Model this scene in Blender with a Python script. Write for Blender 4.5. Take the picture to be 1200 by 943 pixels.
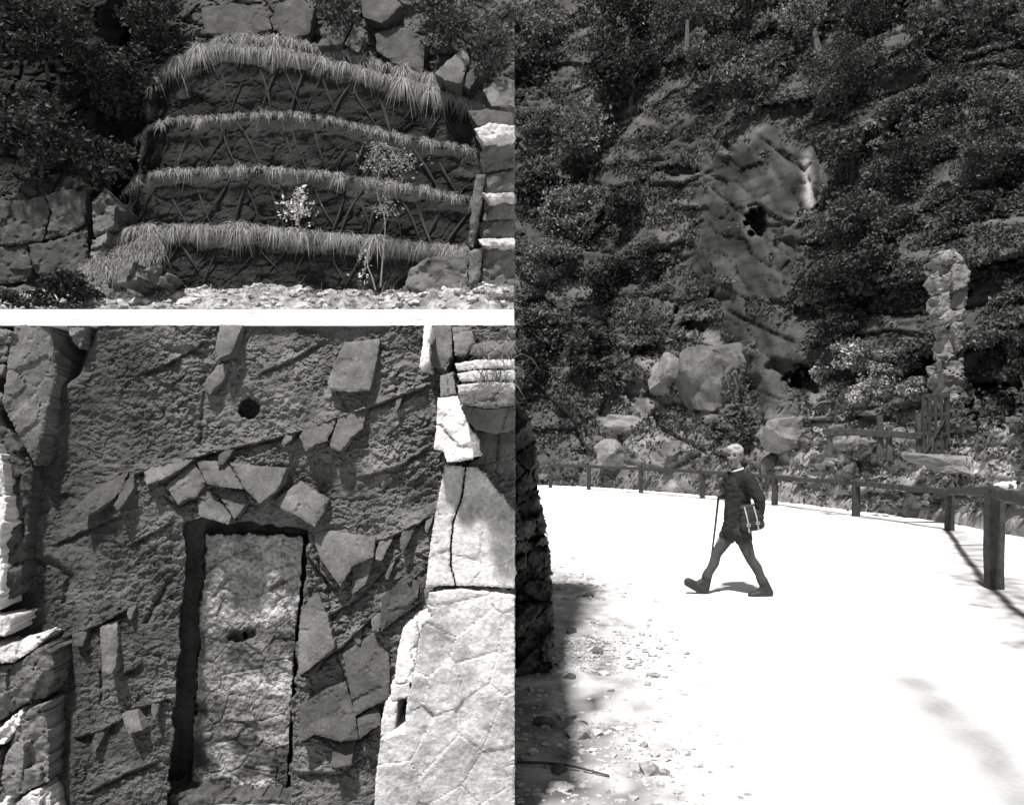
import bpy, bmesh, math, random
import numpy as np
from mathutils import Vector, Matrix
from mathutils.geometry import delaunay_2d_cdt

for o in list(bpy.data.objects): bpy.data.objects.remove(o)
scene = bpy.context.scene
COL = scene.collection
random.seed(7)

# ------------------------------------------------------------------ camera
FPX, CX, HY, EYE = 900.0, 600.0, 530.0, 1.6        # focal length in photo pixels, principal column, horizon row, eye height
cam = bpy.data.objects.new('camera', bpy.data.cameras.new('camera'))
COL.objects.link(cam)
cam.data.sensor_width = 36.0
cam.data.lens = 36.0*FPX/1200.0
cam.data.shift_y = (HY-471.5)/1200.0
cam.data.clip_end = 2000
cam.location = (0, 0, EYE)
cam.rotation_euler = (math.radians(90), 0, 0)
scene.camera = cam

# ------------------------------------------------------------------ light
SUN = Vector((-0.18, -0.48, 1.0)).normalized()
world = bpy.data.worlds.new('World'); scene.world = world; world.use_nodes = True
nt = world.node_tree; nt.nodes.clear()
sky = nt.nodes.new('ShaderNodeTexSky'); sky.sky_type = 'NISHITA'; sky.sun_disc = False
sky.sun_elevation = math.asin(SUN.z); sky.sun_rotation = math.atan2(SUN.x, SUN.y)
bw = nt.nodes.new('ShaderNodeRGBToBW'); bg = nt.nodes.new('ShaderNodeBackground'); wo = nt.nodes.new('ShaderNodeOutputWorld')
bg.inputs['Strength'].default_value = 0.06
nt.links.new(sky.outputs[0], bw.inputs[0]); nt.links.new(bw.outputs[0], bg.inputs['Color']); nt.links.new(bg.outputs[0], wo.inputs[0])
sun = bpy.data.objects.new('sun', bpy.data.lights.new('sun', 'SUN')); COL.objects.link(sun)
sun.data.energy = 4.6; sun.data.angle = math.radians(3.5); sun.data.color = (1, 0.985, 0.97)
sun.rotation_euler = (-SUN).to_track_quat('-Z', 'Y').to_euler()
sun.location = (0, 0, 40)
vs = scene.view_settings
vs.view_transform = 'Standard'; vs.look = 'None'; vs.gamma = 1; vs.use_curve_mapping = False
vs.exposure = 0.65

# ------------------------------------------------------------------ helpers
def P(u, v, d):
    """point seen at photo pixel (u, v) standing d metres in front of the camera"""
    u = np.asarray(u, float); v = np.asarray(v, float); d = np.asarray(d, float)
    u, v, d = np.broadcast_arrays(u, v, d)
    return np.stack([(u-CX)/FPX*d, d, EYE+(HY-v)/FPX*d], -1)

_rs = np.random.RandomState(11)
_perm = np.concatenate([_rs.permutation(256)]*3)
_g = _rs.normal(size=(256, 3)); _g /= np.linalg.norm(_g, axis=1)[:, None]
def pn(x, y, z=0.0):
    x, y, z = np.broadcast_arrays(np.asarray(x, float), np.asarray(y, float), np.asarray(z, float))
    xi = np.floor(x).astype(int); yi = np.floor(y).astype(int); zi = np.floor(z).astype(int)
    xf, yf, zf = x-xi, y-yi, z-zi
    f = lambda t: t*t*t*(t*(t*6-15)+10)
    ux, uy, uz = f(xf), f(yf), f(zf)
    xi &= 255; yi &= 255; zi &= 255
    def gr(i, j, k):
        h = _perm[_perm[_perm[(xi+i) & 255]+((yi+j) & 255)]+((zi+k) & 255)]
        g = _g[h]
        return g[..., 0]*(xf-i)+g[..., 1]*(yf-j)+g[..., 2]*(zf-k)
    def lerp(a, b, t): return a+(b-a)*t
    a = lerp(lerp(gr(0,0,0), gr(1,0,0), ux), lerp(gr(0,1,0), gr(1,1,0), ux), uy)
    b = lerp(lerp(gr(0,0,1), gr(1,0,1), ux), lerp(gr(0,1,1), gr(1,1,1), ux), uy)
    return lerp(a, b, uz)*1.6
def fbm(x, y, z=0.0, octs=4, gain=0.5):
    s, a, f = 0.0, 1.0, 1.0
    for i in range(octs):
        s = s+a*pn(np.asarray(x)*f+i*17.3, np.asarray(y)*f+i*9.1, np.asarray(z)*f+i*5.7); a *= gain; f *= 2.03
    return s
def worley(x, y, seed=0):
    """F1, F2, random per cell, offset to the cell's centre"""
    x = np.asarray(x, float); y = np.asarray(y, float)
    xi = np.floor(x).astype(int); yi = np.floor(y).astype(int)
    f1 = np.full(x.shape, 9.0); f2 = np.full(x.shape, 9.0); idx = np.zeros(x.shape, int)
    dx = np.zeros(x.shape); dy = np.zeros(x.shape)
    for i in (-1, 0, 1):
        for j in (-1, 0, 1):
            h = _perm[_perm[(xi+i+seed*31) & 255]+((yi+j+seed*57) & 255)]
            px = xi+i+0.5+0.42*_g[h, 0]*1.3; py = yi+j+0.5+0.42*_g[h, 1]*1.3
            d = np.hypot(x-px, y-py)
            m = d < f1
            f2 = np.where(m, f1, np.minimum(f2, d)); f1 = np.where(m, d, f1)
            idx = np.where(m, h, idx); dx = np.where(m, x-px, dx); dy = np.where(m, y-py, dy)
    return f1, f2, idx, dx, dy
def facets(x, y, seed=0, tilt=0.8):
    f1, f2, idx, dx, dy = worley(x, y, seed)
    r = _rs2[idx]
    return r[..., 0]+tilt*(r[..., 1]*dx+r[..., 2]*dy), f2-f1
_rs2 = np.random.RandomState(5).uniform(-1, 1, (256, 3))
def sstep(a, b, x):
    t = np.clip((np.asarray(x, float)-a)/(b-a), 0, 1); return t*t*(3-2*t)
def seg_dist(u, v, pts):
    best = np.full(np.broadcast(u, v).shape, 1e9)
    for (x0, y0), (x1, y1) in zip(pts[:-1], pts[1:]):
        dx, dy = x1-x0, y1-y0
        t = np.clip(((u-x0)*dx+(v-y0)*dy)/(dx*dx+dy*dy+1e-9), 0, 1)
        best = np.minimum(best, np.hypot(u-x0-t*dx, v-y0-t*dy))
    return best
def inpoly(u, v, poly):
    u = np.asarray(u, float); v = np.asarray(v, float)
    c = np.zeros(np.broadcast(u, v).shape, bool)
    n = len(poly)
    for i in range(n):
        x0, y0 = poly[i]; x1, y1 = poly[(i+1) % n]
        if y0 == y1: continue
        m = ((y0 > v) != (y1 > v)) & (u < (x1-x0)*(v-y0)/(y1-y0)+x0)
        c ^= m
    return c

def mesh_np(name, V, faces, tone=None, smooth=False):
    """faces: list of int arrays (n,3) or (n,4)"""
    me = bpy.data.meshes.new(name)
    V = np.asarray(V, np.float32).reshape(-1, 3)
    me.vertices.add(len(V)); me.vertices.foreach_set('co', V.ravel())
    if not isinstance(faces, list): faces = [faces]
    faces = [np.asarray(f, np.int32) for f in faces if len(f)]
    idx = np.concatenate([f.ravel() for f in faces])
    tot = np.concatenate([np.full(len(f), f.shape[1], np.int32) for f in faces])
    st = np.concatenate([[0], np.cumsum(tot)[:-1]]).astype(np.int32)
    me.loops.add(len(idx)); me.loops.foreach_set('vertex_index', idx)
    me.polygons.add(len(tot)); me.polygons.foreach_set('loop_start', st); me.polygons.foreach_set('loop_total', tot)
    me.polygons.foreach_set('use_smooth', np.full(len(tot), smooth))
    if tone is not None:
        a = me.attributes.new('tone', 'FLOAT', 'POINT')
        a.data.foreach_set('value', np.broadcast_to(np.asarray(tone, np.float32), (len(V),)).copy())
    me.update(calc_edges=True); me.validate()
    return me
def link(name, me, mat=None, parent=None):
    o = bpy.data.objects.new(name, me); COL.objects.link(o)
    if mat is not None:
        if len(me.materials) == 0: me.materials.append(mat)
    if parent is not None: o.parent = parent; o.matrix_parent_inverse = Matrix.Translation(-parent.location)
    return o
def tag(o, label=None, cat=None, group=None, kind=None):
    if label: o['label'] = label
    if cat: o['category'] = cat
    if group: o['group'] = group
    if kind: o['kind'] = kind
    return o
def thing(name, label, cat, loc=(0, 0, 0), group=None):
    o = bpy.data.objects.new(name, None); COL.objects.link(o); o.location = loc; o.empty_display_size = 0.1
    return tag(o, label, cat, group)

# ------------------------------------------------------------------ materials (black and white film: all greys)
def new_mat(name, rough=0.85):
    m = bpy.data.materials.new(name); m.use_nodes = True
    b = m.node_tree.nodes['Principled BSDF']; b.inputs['Roughness'].default_value = rough
    b.inputs['Specular IOR Level'].default_value = 0.15
    return m, m.node_tree, b
def N(t, kind, **kw):
    n = t.nodes.new(kind)
    for k, val in kw.items():
        if k in n.inputs: n.inputs[k].default_value = val
        else: setattr(n, k, val)
    return n
def rock_mat(name, base, var=0.45, scale=6.0, bump=0.4, use_tone=False, fine=90.0, stain=0.3, rough=0.9, dist=0.02):
    m, t, b = new_mat(name, rough)
    tc = N(t, 'ShaderNodeTexCoord')
    geo = N(t, 'ShaderNodeNewGeometry')
    n1 = N(t, 'ShaderNodeTexNoise', Scale=scale, Detail=8.0, Roughness=0.65)
    n2 = N(t, 'ShaderNodeTexNoise', Scale=fine, Detail=4.0, Roughness=0.7)
    mus = N(t, 'ShaderNodeTexNoise', Scale=scale*0.35, Detail=3.0, Roughness=0.5)
    for n in (n1, n2, mus): t.links.new(geo.outputs['Position'], n.inputs['Vector'])
    def mth(op, a, bb, c=None):
        x = N(t, 'ShaderNodeMath', operation=op)
        for i, s in enumerate((a, bb) if c is None else (a, bb, c)):
            if isinstance(s, (int, float)): x.inputs[i].default_value = s
            else: t.links.new(s, x.inputs[i])
        return x.outputs[0]
    k1 = mth('MULTIPLY_ADD', mth('SUBTRACT', n1.outputs['Fac'], 0.5), 5.0*var, 1.0)
    k2 = mth('MULTIPLY_ADD', mth('SUBTRACT', n2.outputs['Fac'], 0.5), 3.6*var, 1.0)
    k3 = mth('MULTIPLY_ADD', mth('SUBTRACT', mus.outputs['Fac'], 0.5), 4.0*stain, 1.0)
    val = mth('MULTIPLY', mth('MULTIPLY', mth('MAXIMUM', k1, 0.15), mth('MAXIMUM', k2, 0.25)), mth('MAXIMUM', k3, 0.3))
    if use_tone:
        at = N(t, 'ShaderNodeAttribute', attribute_name='tone')
        val = mth('MULTIPLY', val, at.outputs['Fac'])
    else:
        val = mth('MULTIPLY', val, base)
    val = mth('MINIMUM', mth('MAXIMUM', val, 0.012), 0.82)
    cc = N(t, 'ShaderNodeCombineColor')
    for i in range(3): t.links.new(val, cc.inputs[i])
    t.links.new(cc.outputs[0], b.inputs['Base Color'])
    bp = N(t, 'ShaderNodeBump', Strength=bump, Distance=dist)
    t.links.new(mth('ADD', n2.outputs['Fac'], mth('MULTIPLY', n1.outputs['Fac'], 0.6)), bp.inputs['Height'])
    t.links.new(bp.outputs[0], b.inputs['Normal'])
    return m
def plain_mat(name, val, rough=0.7, var=0.25, scale=20.0, bump=0.1):
    return rock_mat(name, val, var=var, scale=scale, bump=bump, fine=scale*8, stain=0.1, rough=rough, dist=0.004)
def leaf_mat(name, base, var=0.6, trans=0.25):
    m, t, b = new_mat(name, 0.55)
    at = N(t, 'ShaderNodeAttribute', attribute_name='tone')
    mu = N(t, 'ShaderNodeMath', operation='MULTIPLY'); mu.inputs[1].default_value = base
    t.links.new(at.outputs['Fac'], mu.inputs[0])
    cc = N(t, 'ShaderNodeCombineColor')
    for i in range(3): t.links.new(mu.outputs[0], cc.inputs[i])
    t.links.new(cc.outputs[0], b.inputs['Base Color'])
    tr = N(t, 'ShaderNodeBsdfTranslucent'); t.links.new(cc.outputs[0], tr.inputs['Color'])
    mx = N(t, 'ShaderNodeMixShader', Fac=trans)
    out = [n for n in t.nodes if n.type == 'OUTPUT_MATERIAL'][0]
    t.links.new(b.outputs[0], mx.inputs[1]); t.links.new(tr.outputs[0], mx.inputs[2]); t.links.new(mx.outputs[0], out.inputs[0])
    return m

M = dict(
    face=rock_mat('picked_rock', 1, use_tone=True, var=0.45, scale=9, fine=110, bump=0.8, dist=0.010, stain=0.25),
    panel=rock_mat('weathered_plaster', 1, use_tone=True, var=0.75, scale=9, fine=60, bump=0.4, dist=0.01, stain=0.3),
    slab=rock_mat('slab_rock', 0.115, var=0.4, scale=10, fine=90, bump=0.3, dist=0.006),
    slab_dark=rock_mat('dark_slab_rock', 0.07, var=0.4, scale=10, fine=90, bump=0.3, dist=0.006),
    pale=rock_mat('pale_limestone', 0.46, var=0.42, scale=7, fine=55, bump=0.5, dist=0.012, stain=0.35),
    white=rock_mat('bright_limestone', 0.6, var=0.2, scale=6, fine=60, bump=0.35, dist=0.01, stain=0.2),
    terrace=rock_mat('terrace_rock', 1, use_tone=True, var=0.5, scale=5, fine=60, bump=0.6, dist=0.015, stain=0.3),
    block=rock_mat('block_rock', 0.17, var=0.4, scale=5, fine=50, bump=0.5, dist=0.015),
    coping=rock_mat('lime_white', 0.8, var=0.06, scale=4, fine=40, bump=0.15, dist=0.004, stain=0.02),
    hill=rock_mat('hillside_rock', 1, use_tone=True, var=0.45, scale=0.8, fine=9, bump=0.7, dist=0.08, stain=0.3),
    boulder=rock_mat('boulder_rock', 0.11, var=0.45, scale=1.6, fine=18, bump=0.6, dist=0.05),
    boulder_pale=rock_mat('pale_boulder_rock', 0.2, var=0.4, scale=1.6, fine=18, bump=0.6, dist=0.05),
    dark=rock_mat('dark_rock', 0.06, var=0.5, scale=5, fine=40, bump=0.7, dist=0.02),  # plain dark grey rock
    road=rock_mat('white_gravel_road', 1, use_tone=True, var=0.12, scale=1.2, fine=30, bump=0.2, dist=0.01, stain=0.05),
    earth=rock_mat('stony_earth', 0.2, var=0.5, scale=1.5, fine=25, bump=0.6, dist=0.03),
    rubble=rock_mat('pale_rubble', 1, use_tone=True, var=0.45, scale=7, fine=50, bump=0.6, dist=0.02, stain=0.25),
    pebble=rock_mat('pebbles', 0.4, var=0.6, scale=8, fine=60, bump=0.4),
    rib=rock_mat('rib_rock', 0.035, var=0.4, scale=8, fine=60, bump=0.4),
    wood=plain_mat('weathered_wood', 0.04, var=0.5, scale=9, bump=0.5, rough=0.8),
    bark=plain_mat('bark', 0.06, var=0.5, scale=7, bump=0.6, rough=0.9),
    palebark=plain_mat('pale_bark', 0.22, var=0.4, scale=12, bump=0.4, rough=0.8),
    grass=leaf_mat('dry_grass', 0.34, trans=0.3),
    leaf=leaf_mat('tree_leaves', 0.075, trans=0.25),
    leafdark=leaf_mat('ivy_leaves', 0.05, trans=0.2),
    leafpale=leaf_mat('pale_leaves', 0.5, trans=0.3),
)

# ------------------------------------------------------------------ shape builders
def sheet(name, us, vs, depth, mat, parent=None, tone=None, skirt=1.0, smooth=False):
    """rock surface as a dense grid of real relief, closed behind by skirts and a back"""
    U, Vv = np.meshgrid(np.asarray(us, float), np.asarray(vs, float))
    D = depth(U, Vv) if callable(depth) else depth
    T = tone(U, Vv) if callable(tone) else tone
    nv, nu = U.shape
    V = P(U, Vv, D).reshape(-1, 3)
    I = np.arange(nu*nv).reshape(nv, nu)
    q = np.stack([I[1:, :-1], I[1:, 1:], I[:-1, 1:], I[:-1, :-1]], -1).reshape(-1, 4)
    fl = [q]
    ring = np.concatenate([I[0, :], I[1:, -1], I[-1, -2::-1], I[-2:0:-1, 0]])
    tt = None if T is None else np.broadcast_to(T, U.shape).ravel()
    if skirt:
        B = V[ring].copy(); B[:, 1] = np.maximum(V[:, 1].max()+skirt*0.3, B[:, 1]+skirt)
        n0 = len(V); V = np.concatenate([V, B]); k = len(ring); j = np.arange(k); j2 = (j+1) % k
        fl.append(np.stack([ring[j2], ring[j], n0+j, n0+j2], -1))
        if tt is not None: tt = np.concatenate([tt, tt[ring]])
    me = mesh_np(name, V, fl, tt, smooth)
    return link(name, me, mat, parent)

def resample(poly, s, closed=True):
    pts = []
    n = len(poly)
    for i in range(n if closed else n-1):
        a = np.array(poly[i], float); b = np.array(poly[(i+1) % n], float)
        k = max(1, int(round(np.linalg.norm(b-a)/s)))
        for j in range(k): pts.append(a+(b-a)*j/k)
    if not closed: pts.append(np.array(poly[-1], float))
    return np.array(pts)
_blk = [0]
def rock_block(name, poly, d, thick, mat, parent=None, s=6.0, gu=0.0, gv=0.0, rough=0.006, jit=0.9, bevel=6.0, bdep=None, freq=0.09, fac=0.8):
    """a broken stone: outline at depth d, front tilted by gu, gv (metres per pixel), worn edges, real thickness"""
    s = s*0.55; _blk[0] += 1; sd = _blk[0]*3.71
    rng = np.random.RandomState(_blk[0])
    ring = resample(poly, s)
    c = ring.mean(0)
    ring = ring+rng.uniform(-1, 1, ring.shape)*jit
    lo, hi = ring.min(0), ring.max(0)
    gx, gy = np.meshgrid(np.arange(lo[0]+s*0.6, hi[0], s), np.arange(lo[1]+s*0.6, hi[1], s))
    g = np.stack([gx.ravel(), gy.ravel()], -1)+rng.uniform(-0.25, 0.25, (gx.size, 2))*s
    cl = [tuple(p) for p in ring]; cl2 = cl+[cl[0]]
    if len(g):
        ok = inpoly(g[:, 0], g[:, 1], cl) & (seg_dist(g[:, 0], g[:, 1], cl2) > s*0.45)
        g = g[ok]
    pts = np.concatenate([ring, g]) if len(g) else ring
    n = len(ring)
    vv, ee, ff, *_r = delaunay_2d_cdt([Vector((float(x), float(y))) for x, y in pts], [(i, (i+1) % n) for i in range(n)], [], 1, 1e-4)
    vv = np.array([(a.x, a.y) for a in vv])
    if len(vv) < n: return None
    e = seg_dist(vv[:, 0], vv[:, 1], cl2)
    mpp = d/FPX
    if bdep is None: bdep = min(bevel*mpp*0.6, thick*0.5)
    t = np.clip(e/bevel, 0, 1)
    rel = gu*(vv[:, 0]-c[0])+gv*(vv[:, 1]-c[1])
    rel = rel+rough*0.55*(fbm(vv[:, 0]*freq+sd, vv[:, 1]*freq, sd, 4))
    fc, _e = facets(vv[:, 0]*freq*0.4+sd, vv[:, 1]*freq*0.4+0.2*vv[:, 0]*freq, int(sd) % 7, 1.4); fc = fc-0.9*sstep(0.06, 0, _e)
    rel = rel+rough*fac*fc
    D = d-rel+bdep*(1-np.sqrt(np.clip(1-(1-t)**2, 0, 1)))
    V = P(vv[:, 0], vv[:, 1], D)
    F = np.array([(f[0], f[2], f[1]) for f in ff if len(f) == 3], int)
    # outward winding towards the camera
    a, b_, c_ = V[F[:, 0]], V[F[:, 1]], V[F[:, 2]]
    nrm = np.cross(b_-a, c_-a); flip = nrm[:, 1] > 0
    F[flip] = F[flip][:, ::-1]
    # boundary edges
    from collections import Counter
    cnt = Counter()
    for tr in F:
        for i in range(3): cnt[(tr[i], tr[(i+1) % 3])] += 1
    be = [(i, j) for (i, j) in cnt if (j, i) not in cnt]
    bv = sorted({i for e_ in be for i in e_})
    cw = P(c[0], c[1], d); base = V[bv]; sk = []
    loc = {b0: k for k, b0 in enumerate(bv)}; ea = np.array([(loc[i], loc[j]) for i, j in be]); base2 = base.copy()
    for _q in range(14):
        acc = np.zeros_like(base2); cn = np.zeros(len(base2))
        np.add.at(acc, ea[:, 0], base2[ea[:, 1]]); np.add.at(acc, ea[:, 1], base2[ea[:, 0]]); np.add.at(cn, ea[:, 0], 1); np.add.at(cn, ea[:, 1], 1)
        base2 = 0.5*base2+0.5*acc/cn[:, None]; prev = {b0: b0 for b0 in bv}
    nring = 1 if thick < 0.2 else 4
    Vl = [V]; off = len(V)
    for q in range(1, nring+1):
        f = (q/nring)**1.3
        B = (base*(1-f)+base2*f) if nring > 1 else base.copy(); B[:, 1] = base[:, 1]*(1-f)+(d+thick)*f
        am = min(0.22*thick, 7*mpp)*min(1.0, f*2) if nring > 1 else 0.0
        fq = 0.11/mpp
        B[:, 0] += am*fbm(base[:, 0]*fq*0.7+sd, B[:, 1]*fq*0.7, base[:, 2]*fq*0.7, 3); B[:, 2] += am*fbm(base[:, 0]*fq*0.7, B[:, 1]*fq*0.7+sd, base[:, 2]*fq*0.7, 3)
        B[:, 0] += (cw[0]-B[:, 0])*0.10*f*(nring > 1); B[:, 2] += (cw[2]-B[:, 2])*0.06*f*(nring > 1)
        mp = {b0: off+k for k, b0 in enumerate(bv)}; off += len(bv); Vl.append(B)
        sk += [(prev[j], prev[i], mp[i], mp[j]) for i, j in be]; prev = mp
    V = np.concatenate(Vl+[np.array([[cw[0], d+thick, cw[2]]])]); ci = len(V)-1
    sk = np.array(sk, int)
    bk = np.array([(mp[j], mp[i], ci) for i, j in be], int)
    me = mesh_np(name, V, [F, sk, bk])
    return link(name, me, mat, parent)

def tube_np(pts, radii, k=6, cap=True):
    pts = np.asarray(pts, float); n = len(pts)
    radii = np.broadcast_to(np.asarray(radii, float), (n,))
    V = []; prev = None
    for i in range(n):
        t = pts[min(i+1, n-1)]-pts[max(i-1, 0)]; t = t/(np.linalg.norm(t)+1e-9)
        if prev is None:
            ref = np.array([0, 0, 1.0]) if abs(t[2]) < 0.9 else np.array([1.0, 0, 0])
        else: ref = prev
        a = ref-t*np.dot(ref, t); a /= np.linalg.norm(a)+1e-9; b = np.cross(t, a); prev = a
        for j in range(k):
            an = 2*math.pi*j/k
            V.append(pts[i]+radii[i]*(math.cos(an)*a+math.sin(an)*b))
    V = np.array(V); I = np.arange(n*k).reshape(n, k); J = np.roll(I, -1, 1)
    q = np.stack([I[:-1], J[:-1], J[1:], I[1:]], -1).reshape(-1, 4)
    tri = []
    if cap:
        V = np.concatenate([V, [pts[0], pts[-1]]])
        for j in range(k):
            tri.append((n*k, (j+1) % k, j)); tri.append((n*k+1, (n-1)*k+j, (n-1)*k+(j+1) % k))
    return V, [q, np.array(tri, int).reshape(-1, 3)]
def merge(parts):
    Vs, fs, o = [], [], 0
    for V, fl in parts:
        Vs.append(V); fs += [f+o for f in fl if len(f)]; o += len(V)
    return np.concatenate(Vs), fs
def beam(p0, p1, w, h, name, mat, parent, rng=None, seg=5, wob=0.006, rnd=0.25):
    """hewn timber of rounded square section between two points"""
    p0 = np.array(p0, float); p1 = np.array(p1, float)
    t = (p1-p0)/np.linalg.norm(p1-p0)
    up = np.array([0, 0, 1.0]) if abs(t[2]) < 0.9 else np.array([0, 1.0, 0])
    a = np.cross(t, up); a /= np.linalg.norm(a); b = np.cross(a, t)
    sec = [(-1, -1+rnd), (-1+rnd, -1), (1-rnd, -1), (1, -1+rnd), (1, 1-rnd), (1-rnd, 1), (-1+rnd, 1), (-1, 1-rnd)]
    V = []
    sd = float(p0[0]*3+p0[2])
    for i in range(seg+1):
        c = p0+(p1-p0)*i/seg
        c = c+a*wob*float(pn(i*0.9, sd, 1.1))+b*wob*float(pn(i*0.9, sd, 7.7))
        k = 1+0.08*float(pn(i*0.7, sd, 3.3))
        for x, y in sec: V.append(c+a*x*w/2*k+b*y*h/2*k)
    n = 8; V = np.array(V); I = np.arange((seg+1)*n).reshape(seg+1, n); J = np.roll(I, -1, 1)
    q = np.stack([I[:-1], J[:-1], J[1:], I[1:]], -1).reshape(-1, 4)
    caps = np.array([list(range(n))[::-1], list(range(seg*n, seg*n+n))])
    me = mesh_np(name, V, [q, caps])
    return link(name, me, mat, parent)

_ico = {}
def ico(sub):
    if sub not in _ico:
        bm = bmesh.new(); bmesh.ops.create_icosphere(bm, subdivisions=sub, radius=1.0)
        _ico[sub] = (np.array([v.co[:] for v in bm.verts]), np.array([[v.index for v in f.verts] for f in bm.faces])); bm.free()
    return _ico[sub]
def boulder(name, c, size, mat, seed, parent=None, sub=4, cuts=14, rot=0.0, tilt=0.0):
    """angular broken rock"""
    V, F = ico(sub); V = V.copy(); rng = np.random.RandomState(seed)
    for i in range(cuts):
        n = rng.normal(size=3); n /= np.linalg.norm(n); h = rng.uniform(0.5, 0.85)
        k = V@n-h; V -= np.outer(np.maximum(k, 0), n)
    V *= (1+0.16*fbm(V[:, 0]*1.7+seed, V[:, 1]*1.7, V[:, 2]*1.7, 4))[:, None]
    V *= np.asarray(size)
    R = np.array(Matrix.Rotation(rot, 3, 'Z') @ Matrix.Rotation(tilt, 3, 'Y'))
    V = V@R.T
    me = mesh_np(name, V+np.asarray(c), [F])
    return link(name, me, mat, parent)

def leaves_np(C, size, rng, up=0.5, out=None, asp=0.55, bend=0.25, face=None):
    """diamond leaves folded along the rib: centres C, returns V, F"""
    n = len(C)
    nrm = rng.normal(size=(n, 3)); nrm /= np.linalg.norm(nrm, axis=1)[:, None]
    nrm[:, 2] += up
    if out is not None: nrm += out
    nrm /= np.linalg.norm(nrm, axis=1)[:, None]
    r = rng.normal(size=(n, 3)); a = np.cross(nrm, r); a /= np.linalg.norm(a, axis=1)[:, None]; b = np.cross(nrm, a)
    s = (size*rng.uniform(0.6, 1.35, n))[:, None]
    tip = C+a*s*0.5; root = C-a*s*0.5; l = C+b*s*asp*0.5+nrm*s*bend*0.4-a*s*0.05; rr = C-b*s*asp*0.5+nrm*s*bend*0.4-a*s*0.05
    V = np.stack([root, l, tip, rr], 1).reshape(-1, 3)
    i = np.arange(n)*4
    F = np.concatenate([np.stack([i, i+2, i+1], -1), np.stack([i, i+3, i+2], -1)])
    return V, F
def crown_mesh(name, c, r, nleaf, lsize, seed, nclump=16, tonev=0.5, tone=1.0, flat=1.0, up=0.4):
    rng = np.random.RandomState(seed)
    c = np.asarray(c, float); r = np.asarray(r, float)
    cl = rng.normal(size=(nclump, 3)); cl /= np.linalg.norm(cl, axis=1)[:, None]
    cl *= (rng.uniform(0.25, 1.0, nclump)**0.6)[:, None]*0.8
    cr = rng.uniform(0.18, 0.40, nclump)
    w = rng.randint(0, nclump, nleaf)
    d = rng.normal(size=(nleaf, 3)); d /= np.linalg.norm(d, axis=1)[:, None]
    rad = rng.uniform(0.3, 1.0, nleaf)**0.5
    stray = rng.uniform(size=nleaf) < 0.12
    rad = np.where(stray, rad*1.5, rad)
    pos = cl[w]+d*(cr[w]*rad)[:, None]*np.array([1.25, 1.25, 0.75*flat])
    C = c+pos*r
    V, F = leaves_np(C, np.full(nleaf, lsize), rng, up=up, out=d*0.6)
    ct = rng.uniform(1-tonev, 1+tonev, nclump)
    t = tone*ct[w]*rng.uniform(0.6, 1.5, nleaf)
    me = mesh_np(name, V, [F], np.repeat(t, 4))
    return me, c+cl*r
def tree(name, base, c, r, nleaf, lsize, seed, label, cat, group, lmat, bmat, rt=0.12, tone=1.0, limbs=6, nclump=16, tonev=0.5):
    t = thing(name, label, cat, tuple(base), group)
    me, cl = crown_mesh('crown', c, r, nleaf, lsize, seed, nclump, tonev, tone)
    link('crown', me, lmat, t)
    rng = np.random.RandomState(seed+1)
    base = np.asarray(base, float); c = np.asarray(c, float)
    mid = base+(c-base)*0.55+rng.normal(size=3)*np.linalg.norm(c-base)*0.06
    parts = [tube_np(np.array([base-np.array([0, 0, 0.1*rt*8]), base+(mid-base)*0.5+rng.normal(size=3)*rt*0.5, mid, c]), [rt*1.25, rt, rt*0.75, rt*0.35], 7)]
    for i in range(limbs):
        q = cl[i % len(cl)]; s = mid+(c-mid)*rng.uniform(0, 0.9)
        m = (s+q)/2+np.array([0, 0, 0.1*np.linalg.norm(q-s)])
        parts.append(tube_np(np.array([s, m, q]), [rt*0.45, rt*0.3, rt*0.1], 5))
    V, F = merge(parts)
    link('trunk', mesh_np('trunk', V, F), bmat, t)
    return t

# ================================================================== SETTING
# ground to the horizon, with the white road bending left behind the bank
link('ground', mesh_np('ground', np.array([[-600, -300, -0.03], [600, -300, -0.03], [600, 900, -0.03], [-600, 900, -0.03]]), np.array([[0, 1, 2, 3]])), M['earth'])
tag(bpy.data.objects['ground'], 'stony ground beyond the road edges', 'ground', kind='structure')

FEN = [(1262, 770, 0), (1165, 690, 1), (1113, 622, 1), (1003, 605, 1), (908, 592, 1), (823, 584, 1), (751, 577.5, 1), (690, 573.5, 1), (645, 571.5, 1)]
def gpt(u, v): return P(u, v, EYE*FPX/(v-HY))
fen_w = np.array([gpt(u, v) for u, v, _ in FEN])
def smooth_poly(pts, n=6):
    pts = np.asarray(pts, float); out = []
    e = np.concatenate([[2*pts[0]-pts[1]], pts, [2*pts[-1]-pts[-2]]])
    for i in range(1, len(e)-2):
        for k in range(n):
            t = k/n
            out.append(0.5*((2*e[i])+(-e[i-1]+e[i+1])*t+(2*e[i-1]-5*e[i]+4*e[i+1]-e[i+2])*t*t+(-e[i-1]+3*e[i]-3*e[i+1]+e[i+2])*t**3))
    out.append(pts[-1]); return np.array(out)
left_edge = [gpt(*p) for p in ((610, 572), (612, 590), (622, 625), (645, 665), (690, 690), (722, 740), (742, 830), (752, 943))]
left_edge = np.array([[a[0], a[1]] for a in left_edge]+[[0.75, 1.0], [0.9, -3], [0.9, -8]])
left_edge = np.concatenate([[[-6, 40.0]], left_edge])
LY = left_edge[::-1, 1]; LX = left_edge[::-1, 0]
def road_left(y): return np.interp(y, LY, LX)
ry = np.concatenate([np.arange(-8, 3, 0.5), np.arange(3, 14, 0.08), np.arange(14, 41, 0.3)])
rx = np.concatenate([np.arange(-7, -0.2, 0.4), np.arange(-0.2, 7, 0.08), np.arange(7, 15, 0.4)])
RX, RY = np.meshgrid(rx, ry)
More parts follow.
